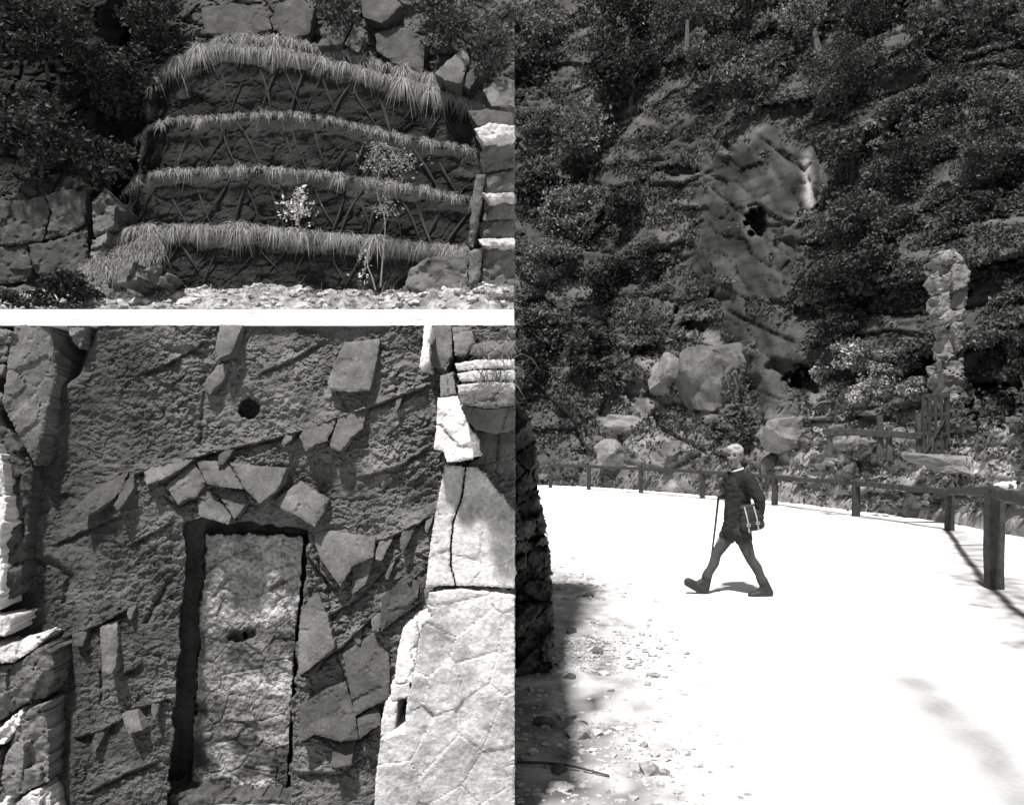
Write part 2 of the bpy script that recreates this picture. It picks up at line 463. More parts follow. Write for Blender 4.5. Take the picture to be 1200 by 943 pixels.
RZ = 0.012*fbm(RX*0.7, RY*0.7, 0, 4)+0.004
e = RX-road_left(RY)+0.45*fbm(RX*1.3+7, RY*0.8, 0, 4)+0.3*fbm(RX*6, RY*4, 5, 4)
gr = sstep(0.75, -0.4, e)
fpath = smooth_poly(fen_w[:, :2], 5)
fd = np.full(RX.shape, 1e9)
for a, b in zip(fpath[:-1], fpath[1:]):
    dd = b-a; t = np.clip(((RX-a[0])*dd[0]+(RY-a[1])*dd[1])/(dd@dd), 0, 1); fd = np.minimum(fd, np.hypot(RX-a[0]-t*dd[0], RY-a[1]-t*dd[1]))
gr = np.maximum(gr, sstep(0.55, 0.1, fd+0.3*fbm(RX*1.5, RY*1.5, 3, 4))*0.9)
wp = [gpt(1072, 800)[:2], gpt(1110, 838)[:2], gpt(1165, 890)[:2], gpt(1260, 990)[:2]]
wear = 0.64*np.exp(-(seg_dist(RX, RY, [tuple(q) for q in wp])/0.24)**2)*np.clip(0.9+0.3*fbm(RX*2.5, RY*2.5, 9, 5), 0, 1)
T = 0.80*(1-gr)+0.3*gr
T = T*(1-np.clip(wear, 0, 0.7))*(1+0.9*gr*fbm(RX*5, RY*3.5, 2, 5))
I = np.arange(RX.size).reshape(RX.shape)
road = link('road', mesh_np('road', np.stack([RX, RY, RZ], -1).reshape(-1, 3), [np.stack([I[:-1, :-1], I[:-1, 1:], I[1:, 1:], I[1:, :-1]], -1).reshape(-1, 4)], T.ravel(), True), M['road'])
tag(road, 'blinding white gravel road bending away past the walker', 'road', kind='structure')

# wooded rock hillside behind the fence
HU = [-400, 300, 560, 640, 690, 751, 823, 908, 1003, 1060, 1113, 1165, 1262, 1330, 1500, 1700]
HD = [36, 40, 39, 37.5, 36, 32.5, 28.8, 25.2, 21.0, 19.0, 17.2, 15.2, 12.6, 11.6, 10.0, 9.0]
def hill_k(u): return np.interp(u, [300, 640, 900, 1113, 1300, 1700], [0.75, 0.72, 0.62, 0.7, 0.9, 1.0])
BARE = [(812, 175), (850, 148), (925, 138), (955, 165), (962, 250), (945, 300), (935, 390), (930, 440), (960, 520), (890, 520), (865, 440), (835, 395), (800, 300)]
def hill_base(u, v):
    df = np.interp(u, HU, HD); k = hill_k(u)
    a = (HY-v)/FPX
    kk = np.minimum(k*a, 0.62)
    return (df+EYE*k)/(1-kk)
def hill_bare(u, v):
    w = 34*pn(u/55, v/55, 2)+14*pn(u/17, v/17, 4)
    e = seg_dist(u+w, v+w, BARE+[BARE[0]])
    m = np.where(inpoly(u+w, v+w, BARE), sstep(0, 34, e), 0.0)
    return np.maximum(m, sstep(1.3, 0.7, ((u-946)/15)**2+((v-210)/44)**2))
def hill_depth(u, v):
    d0 = hill_base(u, v)
    X = (u-CX)/FPX*d0; Z = EYE+(HY-v)/FPX*d0
    b = hill_bare(u, v)
    f, ed = facets(X*0.42+0.2*Z, Z*0.5-0.1*X, 1, 1.3)
    fb, eb = facets(X*0.55+0.1*Z, Z*0.11-0.08*X, 3, 0.6)
    fs, es = facets(X*1.5+0.3*Z, Z*0.5-0.2*X, 5, 0.8)
    f2, ed2 = facets(X*1.3, Z*1.6+0.3*X, 2, 1.2)
    rel = 0.9*(1-0.7*b)*fbm(X*0.22, Z*0.22, d0*0.05, 4)+(0.55*f-0.35*sstep(0.12, 0, ed))*(1-0.95*b)+(0.2*f2-0.12*sstep(0.1, 0, ed2))*(1-0.9*b)+0.10*fbm(X*2, Z*2.6, 4, 3)
    rel = rel+0.35*b+b*(0.26*fb-0.35*sstep(0.06, 0, eb)+0.16*fs-0.2*sstep(0.08, 0, es))+0.12*b*fbm(X*1.3+0.15*Z, Z*0.2, 1, 4)
    low = sstep(0, 2.2, Z)
    # ledges on the right-hand slope
    led = sstep(930, 1010, u)*sstep(380, 420, v)*sstep(1130, 1090, u)
    rel = rel+led*0.35*np.sin(Z*4.2+0.6*pn(X*0.8, Z, 3))
    # dark cave-like openings in the cliff
    for (cu, cv, ru, rv, dep) in ((887, 261, 13, 17, 1.8), (792, 200, 24, 7, 1.2), (815, 381, 20, 8, 1.4), (945, 445, 24, 15, 1.5), (760, 412, 26, 8, 1.2), (742, 455, 9, 16, 1.0), (1165, 475, 32, 26, 1.5)):
        q = ((u-cu)/ru)**2+((v-cv)/rv)**2+0.9*pn(u/7, v/7, cu)+0.4*pn(u/3, v/3, cu)
        rel = rel-dep*sstep(1.2, 0.5, q)
    return d0-rel*(0.25+0.75*low)
def hill_tone(u, v):
    d0 = hill_base(u, v); X = (u-CX)/FPX*d0; Z = EYE+(HY-v)/FPX*d0
    b = hill_bare(u, v)
    t = 0.075+0.03*fbm(X*0.3, Z*0.3, 7, 3)
    t = t*(1-b)+b*(0.036+0.025*fbm(X*3.0, Z*0.14, 5, 4)+0.025*fbm(X*0.6, Z*0.6, 8, 4))
    t = t+0.26*np.exp(-((u-947-0.05*(v-210)-2*pn(v/9, 1, 1))/5.5)**2)*sstep(172, 190, v)*sstep(252, 236, v)
    # pale scree and ledges above the fence
    pal = sstep(452, 520, v+20*pn(u/60, v/30, 3))*sstep(860, 905, u)
    t = t+pal*(0.14+0.16*fbm(u/22, v/9, 2, 3))
    pal2 = sstep(380, 430, v+25*pn(u/50, v/25, 6))*sstep(640, 760, u)*sstep(870, 850, u)
    t = t+pal2*0.07*(1+1.5*fbm(u/25, v/10, 8, 3))
    hi = np.exp(-((v-545-0.12*(u-1130))/14)**2)*sstep(1040, 1090, u)
    t = t+hi*0.4*np.clip(0.6+fbm(u/18, v/8, 12, 3), 0, 1.3)
    return np.clip(t, 0.02, 0.7)
hu = np.concatenate([np.arange(-400, 400, 20), np.arange(400, 580, 4), np.arange(580, 1230, 2.4), np.arange(1230, 1330, 5), np.arange(1330, 1700, 14)])
hv = np.concatenate([np.arange(-330, -20, 14), np.arange(-20, 600, 2.4), np.arange(600, 700, 8)])
hill = sheet('hillside', hu, hv, hill_depth, M['hill'], None, hill_tone, skirt=0, smooth=True)
tag(hill, 'steep wooded rock hillside rising behind the fence', 'hillside', kind='structure')

# ================================================================== NEAR ROCK WALL (lower left)
WD = 3.4
wall = thing('rock_wall', 'pick-dressed dark rock wall with an upright recess, pale rock pillar and white coping', 'rock wall', (-1.1, 3.4, 0))
NICHE = [(219, 613), (240, 606), (300, 614), (361, 620), (356, 680), (347, 760), (337, 960), (196, 960), (206, 830), (213, 730)]
def ledge(u, v, pts, A, decay=11.0, fade=14.0):
    xs = [p[0] for p in pts]; ys = [p[1] for p in pts]
    vl = np.interp(u, xs, ys)+1.6*pn(u/9.0, ys[0], 1.0)
    t = v-vl
    w = sstep(xs[0]-fade*0.3, xs[0]+fade, u)*sstep(xs[-1]+fade*0.3, xs[-1]-fade, u)
    up = np.exp(np.minimum(t, 0)/decay); under = -1.5*np.exp(-np.maximum(t, 0)/3.5)
    k = sstep(-1.6, 1.6, t)
    return A*w*(up*(1-k)+under*k)
def groove(u, v, pts, A, wd):
    return -A*np.exp(-(seg_dist(u+2*pn(u/12, v/12, 5), v+2*pn(u/12, v/12, 8), pts)/wd)**2)
def picks(u, v):
    w1 = sstep(-0.15, 0.15, pn(u/170, v/150, 3.0)); w2 = sstep(-0.1, 0.2, pn(u/150, v/170, 13.0))
    uu = u+5*pn(u/22, v/22, 1); vv = v+5*pn(u/22, v/22, 2)
    def st(th, z):
        c, s_ = math.cos(th), math.sin(th)
        a = uu*c+vv*s_; b = -uu*s_+vv*c
        f1, e1 = facets(a/11+z, b/5.5, int(z) % 5, 1.6); f2, e2 = facets(a/6+z, b/3.6, 1+int(z) % 5, 1.5)
        return 0.75*f1-0.5*sstep(0.14, 0, e1)+0.45*f2-0.3*sstep(0.16, 0, e2)+0.5*(0.4-1.5*np.abs(pn(a/21, b/9.0, z)))
    A = st(math.radians(-22), 0.5); B = st(math.radians(-4), 7.5); C = st(math.radians(14), 3.5)
    return (A*(1-w1)+B*w1)*(1-w2)+C*w2*0.6+(A*(1-w1)+B*w1)*w2*0.4
def wall_depth(u, v):
    amp = np.interp(u, [0, 70, 150, 230, 603], [0.006, 0.006, 0.0075, 0.0105, 0.0115])
    smoothzone = sstep(0.1, 0.35, pn(u/60, v/45, 21))
    h = amp*picks(u, v)*(1-0.6*smoothzone)
    h = h+0.03*fbm(u/130, v/110, 4, 3)+0.007*fbm(u/8, v/7, 6, 2)
    # hollow on the left with a sharp ridge on its right side
    rl = np.interp(v, [384, 410, 470, 525, 556, 640, 750, 943], [112, 122, 138, 150, 155, 120, 95, 85])
    hollow = sstep(0, -14, u-rl)
    h = h-hollow*(0.035+0.05*sstep(0, -70, u-rl))
    h = h-0.28*sstep(0, -9, u-np.interp(v, [380, 440, 470], [118, 96, 60]))*sstep(452, 425, v)*sstep(60, 66, u)
    for pts, A in (([(155, 557), (227, 537), (310, 517), (349, 507), (432, 478), (503, 452)], 0.035),
                   ([(398, 662), (445, 636), (514, 602)], 0.04), ([(350, 790), (402, 757), (449, 712), (502, 664)], 0.035),
                   ([(78, 747), (120, 731), (162, 707)], 0.035), ([(86, 865), (118, 857), (144, 842)], 0.035), ([(160, 831), (200, 818)], 0.03),
                   ([(137, 794), (168, 777)], 0.03), ([(62, 580), (88, 578)], 0.02), ([(345, 870), (369, 859), (400, 868), (421, 865), (446, 846)], .04), ([(185, 575), (209, 592), (232, 582), (268, 614), (292, 589), (304, 592)], .03), ([(440, 742), (500, 700)], .03), ([(352, 640), (392, 690), (412, 664), (440, 652)], .03), ([(405, 838), (455, 808)], 0.03), ([(60, 640), (100, 622), (150, 600)], .022), ([(365, 735), (420, 700), (470, 650)], .025), ([(150, 640), (205, 610)], .022), ([(345, 905), (400, 905), (435, 880)], .025), ([(160, 440), (200, 425), (245, 398)], .022), ([(300, 440), (345, 420), (380, 400)], .02), ([(420, 560), (470, 545), (508, 520)], .025), ([(100, 930), (150, 905), (190, 890)], .025)):
        h = h+ledge(u, v, pts, A)
    for pts, A, w in (([(171, 728), (186, 704), (199, 681)], 0.03, 3.2), ([(197, 410), (218, 411), (240, 417)], 0.025, 4), ([(118, 786), (119, 820)], 0.02, 1.6),
                      ([(372, 655), (386, 690), (392, 760), (408, 800), (416, 840)], 0.018, 1.7), ([(240, 460), (234, 520)], 0.02, 2.5),
                      ([(30, 655), (60, 660), (82, 676), (76, 705)], 0.03, 4), ([(283, 388), (272, 415), (240, 452)], 0.03, 4), ([(335, 560), (320, 590), (310, 640)], 0.01, 2)):
        h = h+groove(u, v, pts, A, w)
    # round drilled hole
    q = np.hypot(u-292, (v-479)*1.0)+2.5*pn(u/5, v/5, 3)
    h = h-0.14*sstep(13.5, 9.5, q)
    # upright recess
    uj = u+5*pn(u/15, v/22, 9)+2*pn(u/5, v/6, 3); vj = v+4*pn(u/13, v/13, 12)
    sd = seg_dist(uj, vj, NICHE+[NICHE[0]])*np.where(inpoly(uj, vj, NICHE), 1, -1)
    k = sstep(-1.7, 1.7, sd)
    h = h*(1-k)-0.6*k
    return WD-h
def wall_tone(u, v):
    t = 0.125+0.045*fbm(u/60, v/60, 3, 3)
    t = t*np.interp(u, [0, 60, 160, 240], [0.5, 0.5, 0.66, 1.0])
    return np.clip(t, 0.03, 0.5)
wu = np.concatenate([np.arange(-330, -4, 2.6), np.arange(-4, 560, 1.5), np.arange(560, 604.5, 4)])
wv = np.concatenate([np.arange(381, 950, 1.5), np.arange(950, 985, 8)])
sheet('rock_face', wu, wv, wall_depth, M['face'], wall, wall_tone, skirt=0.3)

def panel_depth(u, v):
    d = WD+np.interp(v, [605, 650, 760, 943], [0.085, 0.10, 0.14, 0.19])
    d = d+0.36*sstep(1.5, -1.5, u-np.interp(v, [605, 640, 740, 860, 943], [239, 238, 232, 226, 221])-6*pn(u/9, v/24, 2)-2.5*pn(u/5, v/8, 3))  # gap shaped behind the left edge to make a dark shadow band
    d = d+0.3*sstep(3, -1, v-622-0.03*(u-240)-5*pn(u/16, 2, 2)-2*pn(u/5, 2, 4))+0.25*sstep(-1.5, 1.5, u-np.interp(v, [605, 680, 760, 943], [358, 354, 346, 336])-3*pn(v/17, 2, 2))  # top and right gaps likewise shaped to read as shadow
    h = 0.012*fbm(u/30, v/30, 5, 4)+0.006*fbm(u/6, v/6, 2, 3)
    h = h+groove(u, v, [(250, 700), (275, 668), (318, 640)], 0.012, 2)+groove(u, v, [(262, 690), (300, 700), (345, 672)], 0.012, 1.8)+groove(u, v, [(240, 660), (262, 650), (280, 660)], 0.012, 1.8)
    h = h-0.07*sstep(13, 7, np.hypot((u-279)*0.9, (v-745)*1.5)+3*pn(u/5, v/5, 1))-0.06*sstep(9, 4, np.hypot(u-292, (v-742))+3*pn(u/5, v/5, 1))
    f, ed = facets(u/34, v/30, 3, 0.5)
    h = h+0.006*f-0.007*sstep(0.09, 0, ed)
    return d-h
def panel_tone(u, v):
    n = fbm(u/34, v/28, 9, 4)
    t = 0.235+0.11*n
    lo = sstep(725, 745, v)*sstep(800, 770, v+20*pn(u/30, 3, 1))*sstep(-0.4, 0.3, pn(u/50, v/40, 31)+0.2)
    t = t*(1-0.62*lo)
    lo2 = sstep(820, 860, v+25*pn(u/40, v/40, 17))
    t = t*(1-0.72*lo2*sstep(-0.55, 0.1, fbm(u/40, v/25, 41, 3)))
    t = t*(1-0.7*sstep(918, 930, v))  # bottom darkened, painting in the shadowed foot of the recess
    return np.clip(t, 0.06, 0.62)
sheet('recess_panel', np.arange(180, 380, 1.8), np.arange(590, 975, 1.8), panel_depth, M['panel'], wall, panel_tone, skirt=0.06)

rock_block('recess_shade_block', [(190, 926), (250, 930), (345, 934), (345, 990), (190, 990)], 3.47, 0.3, M['slab_dark'], wall, s=6, rough=0.02, jit=2, bevel=4)  # dark block added where the recess floor lies in shade
# spalled slabs left standing proud of the picked face: top edge flush, lower edge free
SL = [  # outline, lift at the centre, tilt per pixel down, tilt per pixel across, material
 ([(258, 381), (284, 381), (276, 402), (270, 414), (255, 420), (252, 405)], .05, .0006, .0004, 'slab'),
 ([(236, 452), (255, 428), (271, 424), (262, 445), (246, 462)], .025, .0004, 0, 'slab'),
 ([(383, 449), (392, 424), (404, 401), (445, 397), (440, 430), (433, 457), (408, 459), (386, 456)], .042, .0011, .0001, 'slab'),
 ([(351, 511), (362, 494), (396, 484), (390, 502), (383, 516), (370, 520), (358, 529)], .05, .0012, .0002, 'slab'),
 ([(386, 522), (398, 484), (432, 478), (424, 502), (412, 511), (405, 522), (398, 529)], .05, .0012, .0002, 'slab'),
 ([(169, 552), (190, 543), (215, 536), (228, 537), (212, 549), (192, 560), (172, 568)], .05, .0013, 0, 'slab'),
 ([(194, 570), (210, 556), (228, 542), (241, 565), (231, 581), (220, 583), (209, 591)], .042, .0009, .0002, 'slab'),
 ([(230, 540), (247, 540), (266, 542), (285, 573), (262, 571), (243, 567)], .045, .0010, 0, 'slab'),
 ([(268, 541), (300, 546), (336, 548), (329, 565), (321, 577), (304, 590), (288, 574)], .05, .0010, .0002, 'slab'),
 ([(241, 569), (256, 587), (271, 605), (267, 614), (250, 609), (234, 605), (231, 585)], .05, .0010, 0, 'slab'),
 ([(254, 574), (285, 575), (290, 588), (275, 607), (264, 592)], .042, .0010, 0, 'slab'),
 ([(321, 586), (352, 564), (384, 586), (378, 602), (368, 617), (348, 604), (330, 597)], .045, .0010, .0002, 'slab'),
 ([(86, 596), (108, 575), (131, 562), (150, 553), (142, 575), (131, 586), (115, 597), (100, 604), (90, 604)], .045, .0010, .0003, 'slab_dark'),
 ([(146, 566), (156, 555), (158, 568), (148, 586), (138, 598), (134, 592)], .05, .0008, .0003, 'slab_dark'),
 ([(366, 622), (392, 622), (440, 630), (437, 652), (412, 664), (398, 687), (388, 672), (374, 652)], .05, .0009, .0003, 'slab'),
 ([(413, 663), (438, 648), (434, 668), (428, 684), (413, 696)], .035, .0008, .0003, 'slab'),
 ([(353, 712), (372, 693), (384, 722), (392, 758), (374, 774), (350, 793), (349, 760)], .05, .0010, .0001, 'slab'),
 ([(402, 766), (420, 752), (437, 741), (456, 768), (456, 818), (436, 828), (416, 838), (408, 798)], .035, .0006, 0, 'slab_dark'),
 ([(352, 824), (380, 806), (405, 799), (416, 838), (420, 866), (399, 869), (369, 860), (350, 871)], .05, .0009, 0, 'slab_dark'),
 ([(390, 880), (402, 868), (417, 866), (411, 896), (387, 899)], .045, .0008, 0, 'slab_dark'),
 ([(418, 841), (444, 824), (446, 849), (434, 856), (421, 866)], .05, .0010, 0, 'slab_dark'),
 ([(117, 734), (137, 727), (138, 755), (135, 782), (129, 790), (120, 787)], .04, .0004, 0, 'slab'),
 ([(142, 836), (161, 832), (166, 855), (150, 859)], .045, .0010, 0, 'slab'),
 ([(447, 700), (498, 655), (500, 690), (470, 720), (446, 740)], .025, .0003, 0, 'slab_dark'),
]
def flake(name, poly, lift, mt, gu=0.0):
    vs_ = [q[1] for q in poly]; h_ = max(vs_)-min(vs_)
    rock_block(name, poly, WD-lift, lift+0.10, M[mt], wall, s=6.0, gv=min(1.5*lift/h_, .0022), gu=gu, rough=0.004, jit=0.7, bevel=1.6, bdep=0.004, fac=1.0)
for poly, lift, gv, gu, mt in SL: flake('rock_slab', poly, lift*1.1, mt, gu)
# smaller broken flakes hanging in zigzag rows from the cracks
rngf = np.random.RandomState(17)
ROWS = [([(155, 557), (227, 537), (310, 517), (349, 507), (432, 478), (503, 452)], 5), ([(398, 662), (445, 636), (510, 604)], 5), ([(352, 790), (402, 757), (449, 712), (500, 666)], 4),
        ([(78, 747), (120, 731), (162, 707)], 2), ([(86, 865), (118, 857), (144, 842)], 1), ([(160, 831), (200, 818)], 1), ([(365, 735), (420, 700), (470, 650)], 2)]
for pts, nfl in ROWS:
    xs = [p_[0] for p_ in pts]; ys = [p_[1] for p_ in pts]
    for i in range(nfl):
        x = xs[0]+(xs[-1]-xs[0])*(i+rngf.uniform(.15, .85))/nfl; w_ = rngf.uniform(7, 19); h_ = rngf.uniform(9, 24)
        y0, y1 = np.interp(x-w_/2, xs, ys), np.interp(x+w_/2, xs, ys); lean = rngf.uniform(-10, 3)
        flake('rock_flake', [(x-w_/2, y0-1), (x+w_/2, y1-1), (x+w_*.42+lean*.5, y1+h_*.55), (x+lean+w_*.12, y0+h_), (x+lean-w_*.22, y0+h_*.9), (x-w_*.5+lean*.4, y0+h_*.4)], rngf.uniform(.022, .042), rngf.choice(['slab', 'slab', 'slab_dark']) if x > 200 else 'slab_dark')

# left-hand jamb of broken slabs
for poly, d, gu, gv, mt, th in (
 ([(31, 381), (74, 381), (78, 408), (81, 441), (66, 499), (56, 546), (35, 509), (17, 472), (24, 418)], 3.22, -.0012, .0002, 'slab', .3),
 ([(92, 381), (116, 381), (112, 398), (107, 409), (98, 396)], 3.30, 0, .0008, 'slab', .3),
 ([(-3, 472), (18, 492), (53, 549), (50, 575), (46, 640), (40, 690), (20, 705), (20, 590), (17, 554), (-3, 516)], 3.25, -.0010, 0, 'slab_dark', .3),
 ([(-60, 384), (10, 383), (31, 390), (27, 402), (-60, 404)], 3.18, 0, 0, 'slab', .3),
 ([(-60, 406), (26, 404), (24, 418), (22, 424), (-60, 420)], 3.16, 0, 0, 'block', .3),
 ([(-60, 423), (20, 427), (22, 436), (10, 441), (-60, 440)], 3.20, 0, 0, 'slab', .3),
 ([(-60, 452), (4, 458), (18, 464), (12, 472), (-60, 474)], 3.14, 0, 0, 'block', .3),
 ([(-60, 520), (-1, 520), (14, 528), (19, 560), (21, 598), (14, 640), (19, 672), (10, 716), (-60, 716)], 3.10, .0006, 0, 'white', .4),
 ([(-60, 724), (10, 722), (32, 720), (29, 733), (18, 745), (-60, 752)], 3.06, 0, .001, 'pale', .4),
 ([(-60, 762), (18, 756), (48, 748), (72, 742), (58, 757), (30, 775), (-60, 782)], 3.02, 0, .0016, 'pale', .4),
 ([(-60, 786), (30, 779), (54, 762), (74, 752), (78, 790), (68, 816), (40, 826), (10, 846), (-60, 850)], 3.08, 0, -.0005, 'slab', .4),
 ([(-60, 868), (4, 862), (30, 838), (42, 828), (34, 852), (16, 872), (-60, 884)], 3.00, 0, .0018, 'white', .4),
 ([(36, 850), (48, 830), (66, 826), (71, 870), (70, 916), (46, 925), (20, 943), (12, 910)], 3.06, .0006, -.0004, 'block', .4),
 ([(-60, 890), (8, 884), (20, 876), (12, 905), (-4, 930), (-60, 940)], 3.02, 0, .001, 'slab', .4),
 ([(-60, 945), (-2, 934), (30, 905), (26, 935), (12, 975), (-60, 990)], 2.98, 0, .0016, 'white', .4),
 ([(14, 985), (22, 950), (48, 928), (72, 922), (74, 985)], 3.04, 0, .0004, 'pale', .4),
 ([(56, 752), (78, 748), (80, 800), (66, 812)], 3.22, 0, 0, 'slab_dark', .3),
):
    rg_ = 0.005 if poly[0] == (31, 381) else 0.018
    d = 3.33+(d-3.1)*0.35
    poly = [(x-14 if x > 0 else x, y) for x, y in poly]
    rock_block('jamb_slab', poly, d, th, M[mt], wall, s=5.0, gu=gu, gv=gv, rough=rg_, jit=1.2, bevel=2.5, fac=1.0)

# right-hand pillar of pale limestone blocks
for name, poly, d, gu, gv, mt, th, rg in (
 ('pillar_block', [(521, 545), (545, 547), (540, 582), (530, 610), (527, 640), (527, 662), (533, 686), (520, 686), (499, 688), (504, 640), (512, 592)], 3.135, -.0003, .0002, 'pale', .35, .012),
 ('pillar_block', [(547, 547), (560, 548), (603, 600), (603, 689), (560, 686), (535, 686), (529.5, 662), (529.5, 641), (532.5, 611), (542.5, 583)], 3.14, -.0003, .0002, 'pale', .35, .012),
 ('pillar_block', [(503, 694), (540, 690), (603, 697), (603, 990), (436, 990), (441, 905), (446, 866), (462, 860), (474, 858), (477, 820), (484, 796), (489, 764), (494, 730), (506, 722), (500, 708)], 3.12, -.0004, -.0001, 'pale', .35, .014),
 ('pillar_block', [(497, 690), (516, 694), (512, 712), (503, 718), (498, 704)], 3.20, 0, 0, 'slab', .25, .01),
 ('facing_stone', [(472, 736), (488, 730), (491, 744), (484, 800), (476, 800), (462, 800), (466, 762)], 3.18, 0, .0004, 'white', .25, .018),
 ('facing_stone', [(488, 724), (504, 720), (512, 726), (502, 738), (492, 740)], 3.13, 0, .0008, 'white', .25, .015),
 ('facing_stone', [(458, 802), (480, 800), (481, 816), (458, 822)], 3.16, 0, 0, 'white', .25, .014),
 ('facing_stone', [(452, 822), (466, 822), (462, 856), (455, 862), (446, 862), (447, 845)], 3.16, 0, 0, 'pale', .25, .014),
 ('pillar_block', [(497, 381), (507, 381), (503, 400), (503, 426), (495, 434), (491, 430), (495, 405)], 3.12, 0, 0, 'white', .3, .01),
 ('pillar_block', [(507, 381), (529, 381), (530, 418), (522, 434), (503, 428), (504, 402)], 3.22, 0, .0012, 'slab', .25, .02),
 ('pillar_block', [(530, 383), (552, 383), (556, 402), (545, 416), (533, 416)], 3.16, 0, .001, 'block', .3, .016),
 ('pillar_block', [(516, 440), (531, 436), (533, 452), (535, 462), (516, 464)], 3.16, 0, .001, 'block', .3, .012),
 ('pillar_block', [(513, 466), (536, 464), (543, 484), (547, 494), (556, 512), (564, 534), (545, 538), (524, 542), (519, 528), (508, 526), (511, 505)], 3.04, 0, .0012, 'white', .4, .03),
 ('ledge_slab', [(533, 426), (560, 421), (603, 421), (603, 430), (560, 432), (536, 434)], 3.12, 0, 0, 'pale', .3, .01),
 ('ledge_slab', [(535, 438), (556, 434), (603, 434), (603, 444), (540, 447)], 3.10, 0, 0, 'pale', .3, .01),
 ('ledge_slab', [(536, 451), (570, 447), (603, 449), (603, 458), (537, 461)], 3.07, 0, 0, 'pale', .3, .01),
 ('ledge_slab', [(553, 404), (580, 398), (603, 400), (603, 414), (560, 418), (550, 414)], 3.16, 0, 0, 'block', .3, .014),
 ('overhang_slab', [(536, 460), (570, 456), (603, 457), (603, 474), (575, 478), (540, 474)], 2.80, 0, 0, 'slab', .7, .02),
 ('overhang_slab', [(541, 476), (575, 480), (603, 476), (603, 502), (580, 508), (558, 504), (547, 492)], 2.93, 0, -.006, 'slab_dark', .5, .03),  # dark slab tone paints the shade on this face
 ('overhang_slab', [(548, 500), (562, 506), (603, 504), (603, 560), (580, 552), (560, 548), (545, 546), (562, 536)], 3.24, 0, -.001, 'slab_dark', .3, .03),  # dark tone deepens the shade below the overhang
):
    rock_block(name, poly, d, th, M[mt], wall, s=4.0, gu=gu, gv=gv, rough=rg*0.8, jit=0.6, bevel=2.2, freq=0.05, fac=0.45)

# white lime-washed coping along the top of the wall
def coping_depth(u, v): return 3.392+0.003*fbm(u/40, v/12, 3, 3)
cu = np.concatenate([np.arange(-330, 601, 6), [602.5]])
sheet('coping', cu, np.linspace(362.5, 381.5, 8), coping_depth, M['coping'], wall, None, skirt=0.5)

# dry grass growing on the pillar's ledges
def blades(roots, L, W, rng, side, out, droop, lift):
    n = len(roots)
    t = np.array([0, 0.35, 0.7, 1.0])
    az = rng.normal(0, side, n); dirx = np.sin(az); diry = -np.cos(az)*out
    l = L*rng.uniform(0.5, 1.3, n)
    dr = droop*rng.uniform(0.4, 1.4, n); lf = lift*rng.uniform(0.2, 1.6, n)
    X = dirx[:, None]*l[:, None]*t; Y = diry[:, None]*l[:, None]*t
    Z = l[:, None]*(lf[:, None]*t-dr[:, None]*t**2)
    C = roots[:, None, :]+np.stack([X, Y, Z], -1)
    wv_ = np.stack([np.cos(az+rng.normal(0, 0.6, n)), np.sin(az)*0.5, rng.normal(0, 0.25, n)], -1)
    wv_ /= np.linalg.norm(wv_, axis=1)[:, None]
    ws = W*np.array([1.0, 0.9, 0.6, 0.06])*0.5
    Lf = C-wv_[:, None, :]*ws[None, :, None]; Rt = C+wv_[:, None, :]*ws[None, :, None]
    V = np.stack([Lf, Rt], 2).reshape(-1, 3)
    b = (np.arange(n)*8)[:, None]
    F = np.concatenate([np.stack([b[:, 0]+2*k, b[:, 0]+2*k+1, b[:, 0]+2*k+3, b[:, 0]+2*k+2], -1) for k in range(3)])
    tone = np.repeat(rng.uniform(0.45, 1.5, n), 8)
    return V, F, tone
rng = np.random.RandomState(3)
ru = rng.uniform(560, 602, 140); rv = rng.choice([400, 420, 447], 140)+rng.uniform(-2, 3, 140)
V, F, tn = blades(P(ru, rv, 3.06), 0.12, 0.0035, rng, 1.0, 0.5, 1.1, 0.9)
tag(link('dry_grass', mesh_np('dry_grass', V, [F], tn*0.5), M['grass']), 'thin dry grass sprouting on the ledges of the pale rock pillar', 'grass', kind='stuff')

# ================================================================== TERRACED BANK (upper left)
TD = 5.5
bank = thing('terraced_rock_face', 'dark rock face cut into four terraces above the white coping', 'rock face', (-1.8, 5.6, 0))
LED = [
 [(176, 100), (190, 84), (215, 66), (260, 55), (340, 62), (420, 82), (500, 104), (575, 130), (640, 150)],
 [(160, 166), (172, 151), (200, 141), (280, 136), (340, 133), (390, 141), (450, 156), (557, 176), (640, 190)],
 [(132, 246), (145, 226), (165, 207), (200, 201), (300, 198), (380, 204), (440, 213), (490, 221), (555, 234), (640, 245)],
 [(96, 318), (115, 296), (140, 276), (165, 267), (220, 268), (280, 266), (330, 271), (390, 276), (460, 284), (548, 294), (640, 300)],
]
def lv(k, u): return np.interp(u, [p[0] for p in LED[k]], [p[1] for p in LED[k]])
LCUT = [174, 160, 132, 98]          # left ends of the terraces
rngb = np.random.RandomState(21)
GR = []
for k, (v0, v1) in enumerate(((88, 134), (150, 196), (214, 262), (284, 336))):
    for i in range(9):
        uu_ = 200+i*38+rngb.uniform(-14, 14); off = v0+0.07*(uu_-300)*(uu_ > 300)
        s_ = rngb.choice([-1, 1, 1]); ln = rngb.uniform(18, 36)
        GR.append([(uu_, off+rngb.uniform(0, 10)), (uu_-s_*ln*0.45, off+22), (uu_-s_*ln, off+rngb.uniform(30, 46))])
GR += [[(205, 276), (228, 300), (255, 334)], [(240, 280), (222, 292), (205, 312)], [(280, 282), (268, 306), (255, 334)], [(345, 298), (320, 318), (300, 328)],
       [(390, 288), (368, 312), (350, 342)], [(300, 322), (345, 308)], [(280, 206), (262, 238), (250, 264)], [(256, 141), (232, 172), (220, 190)], [(345, 136), (322, 158), (300, 178)]]
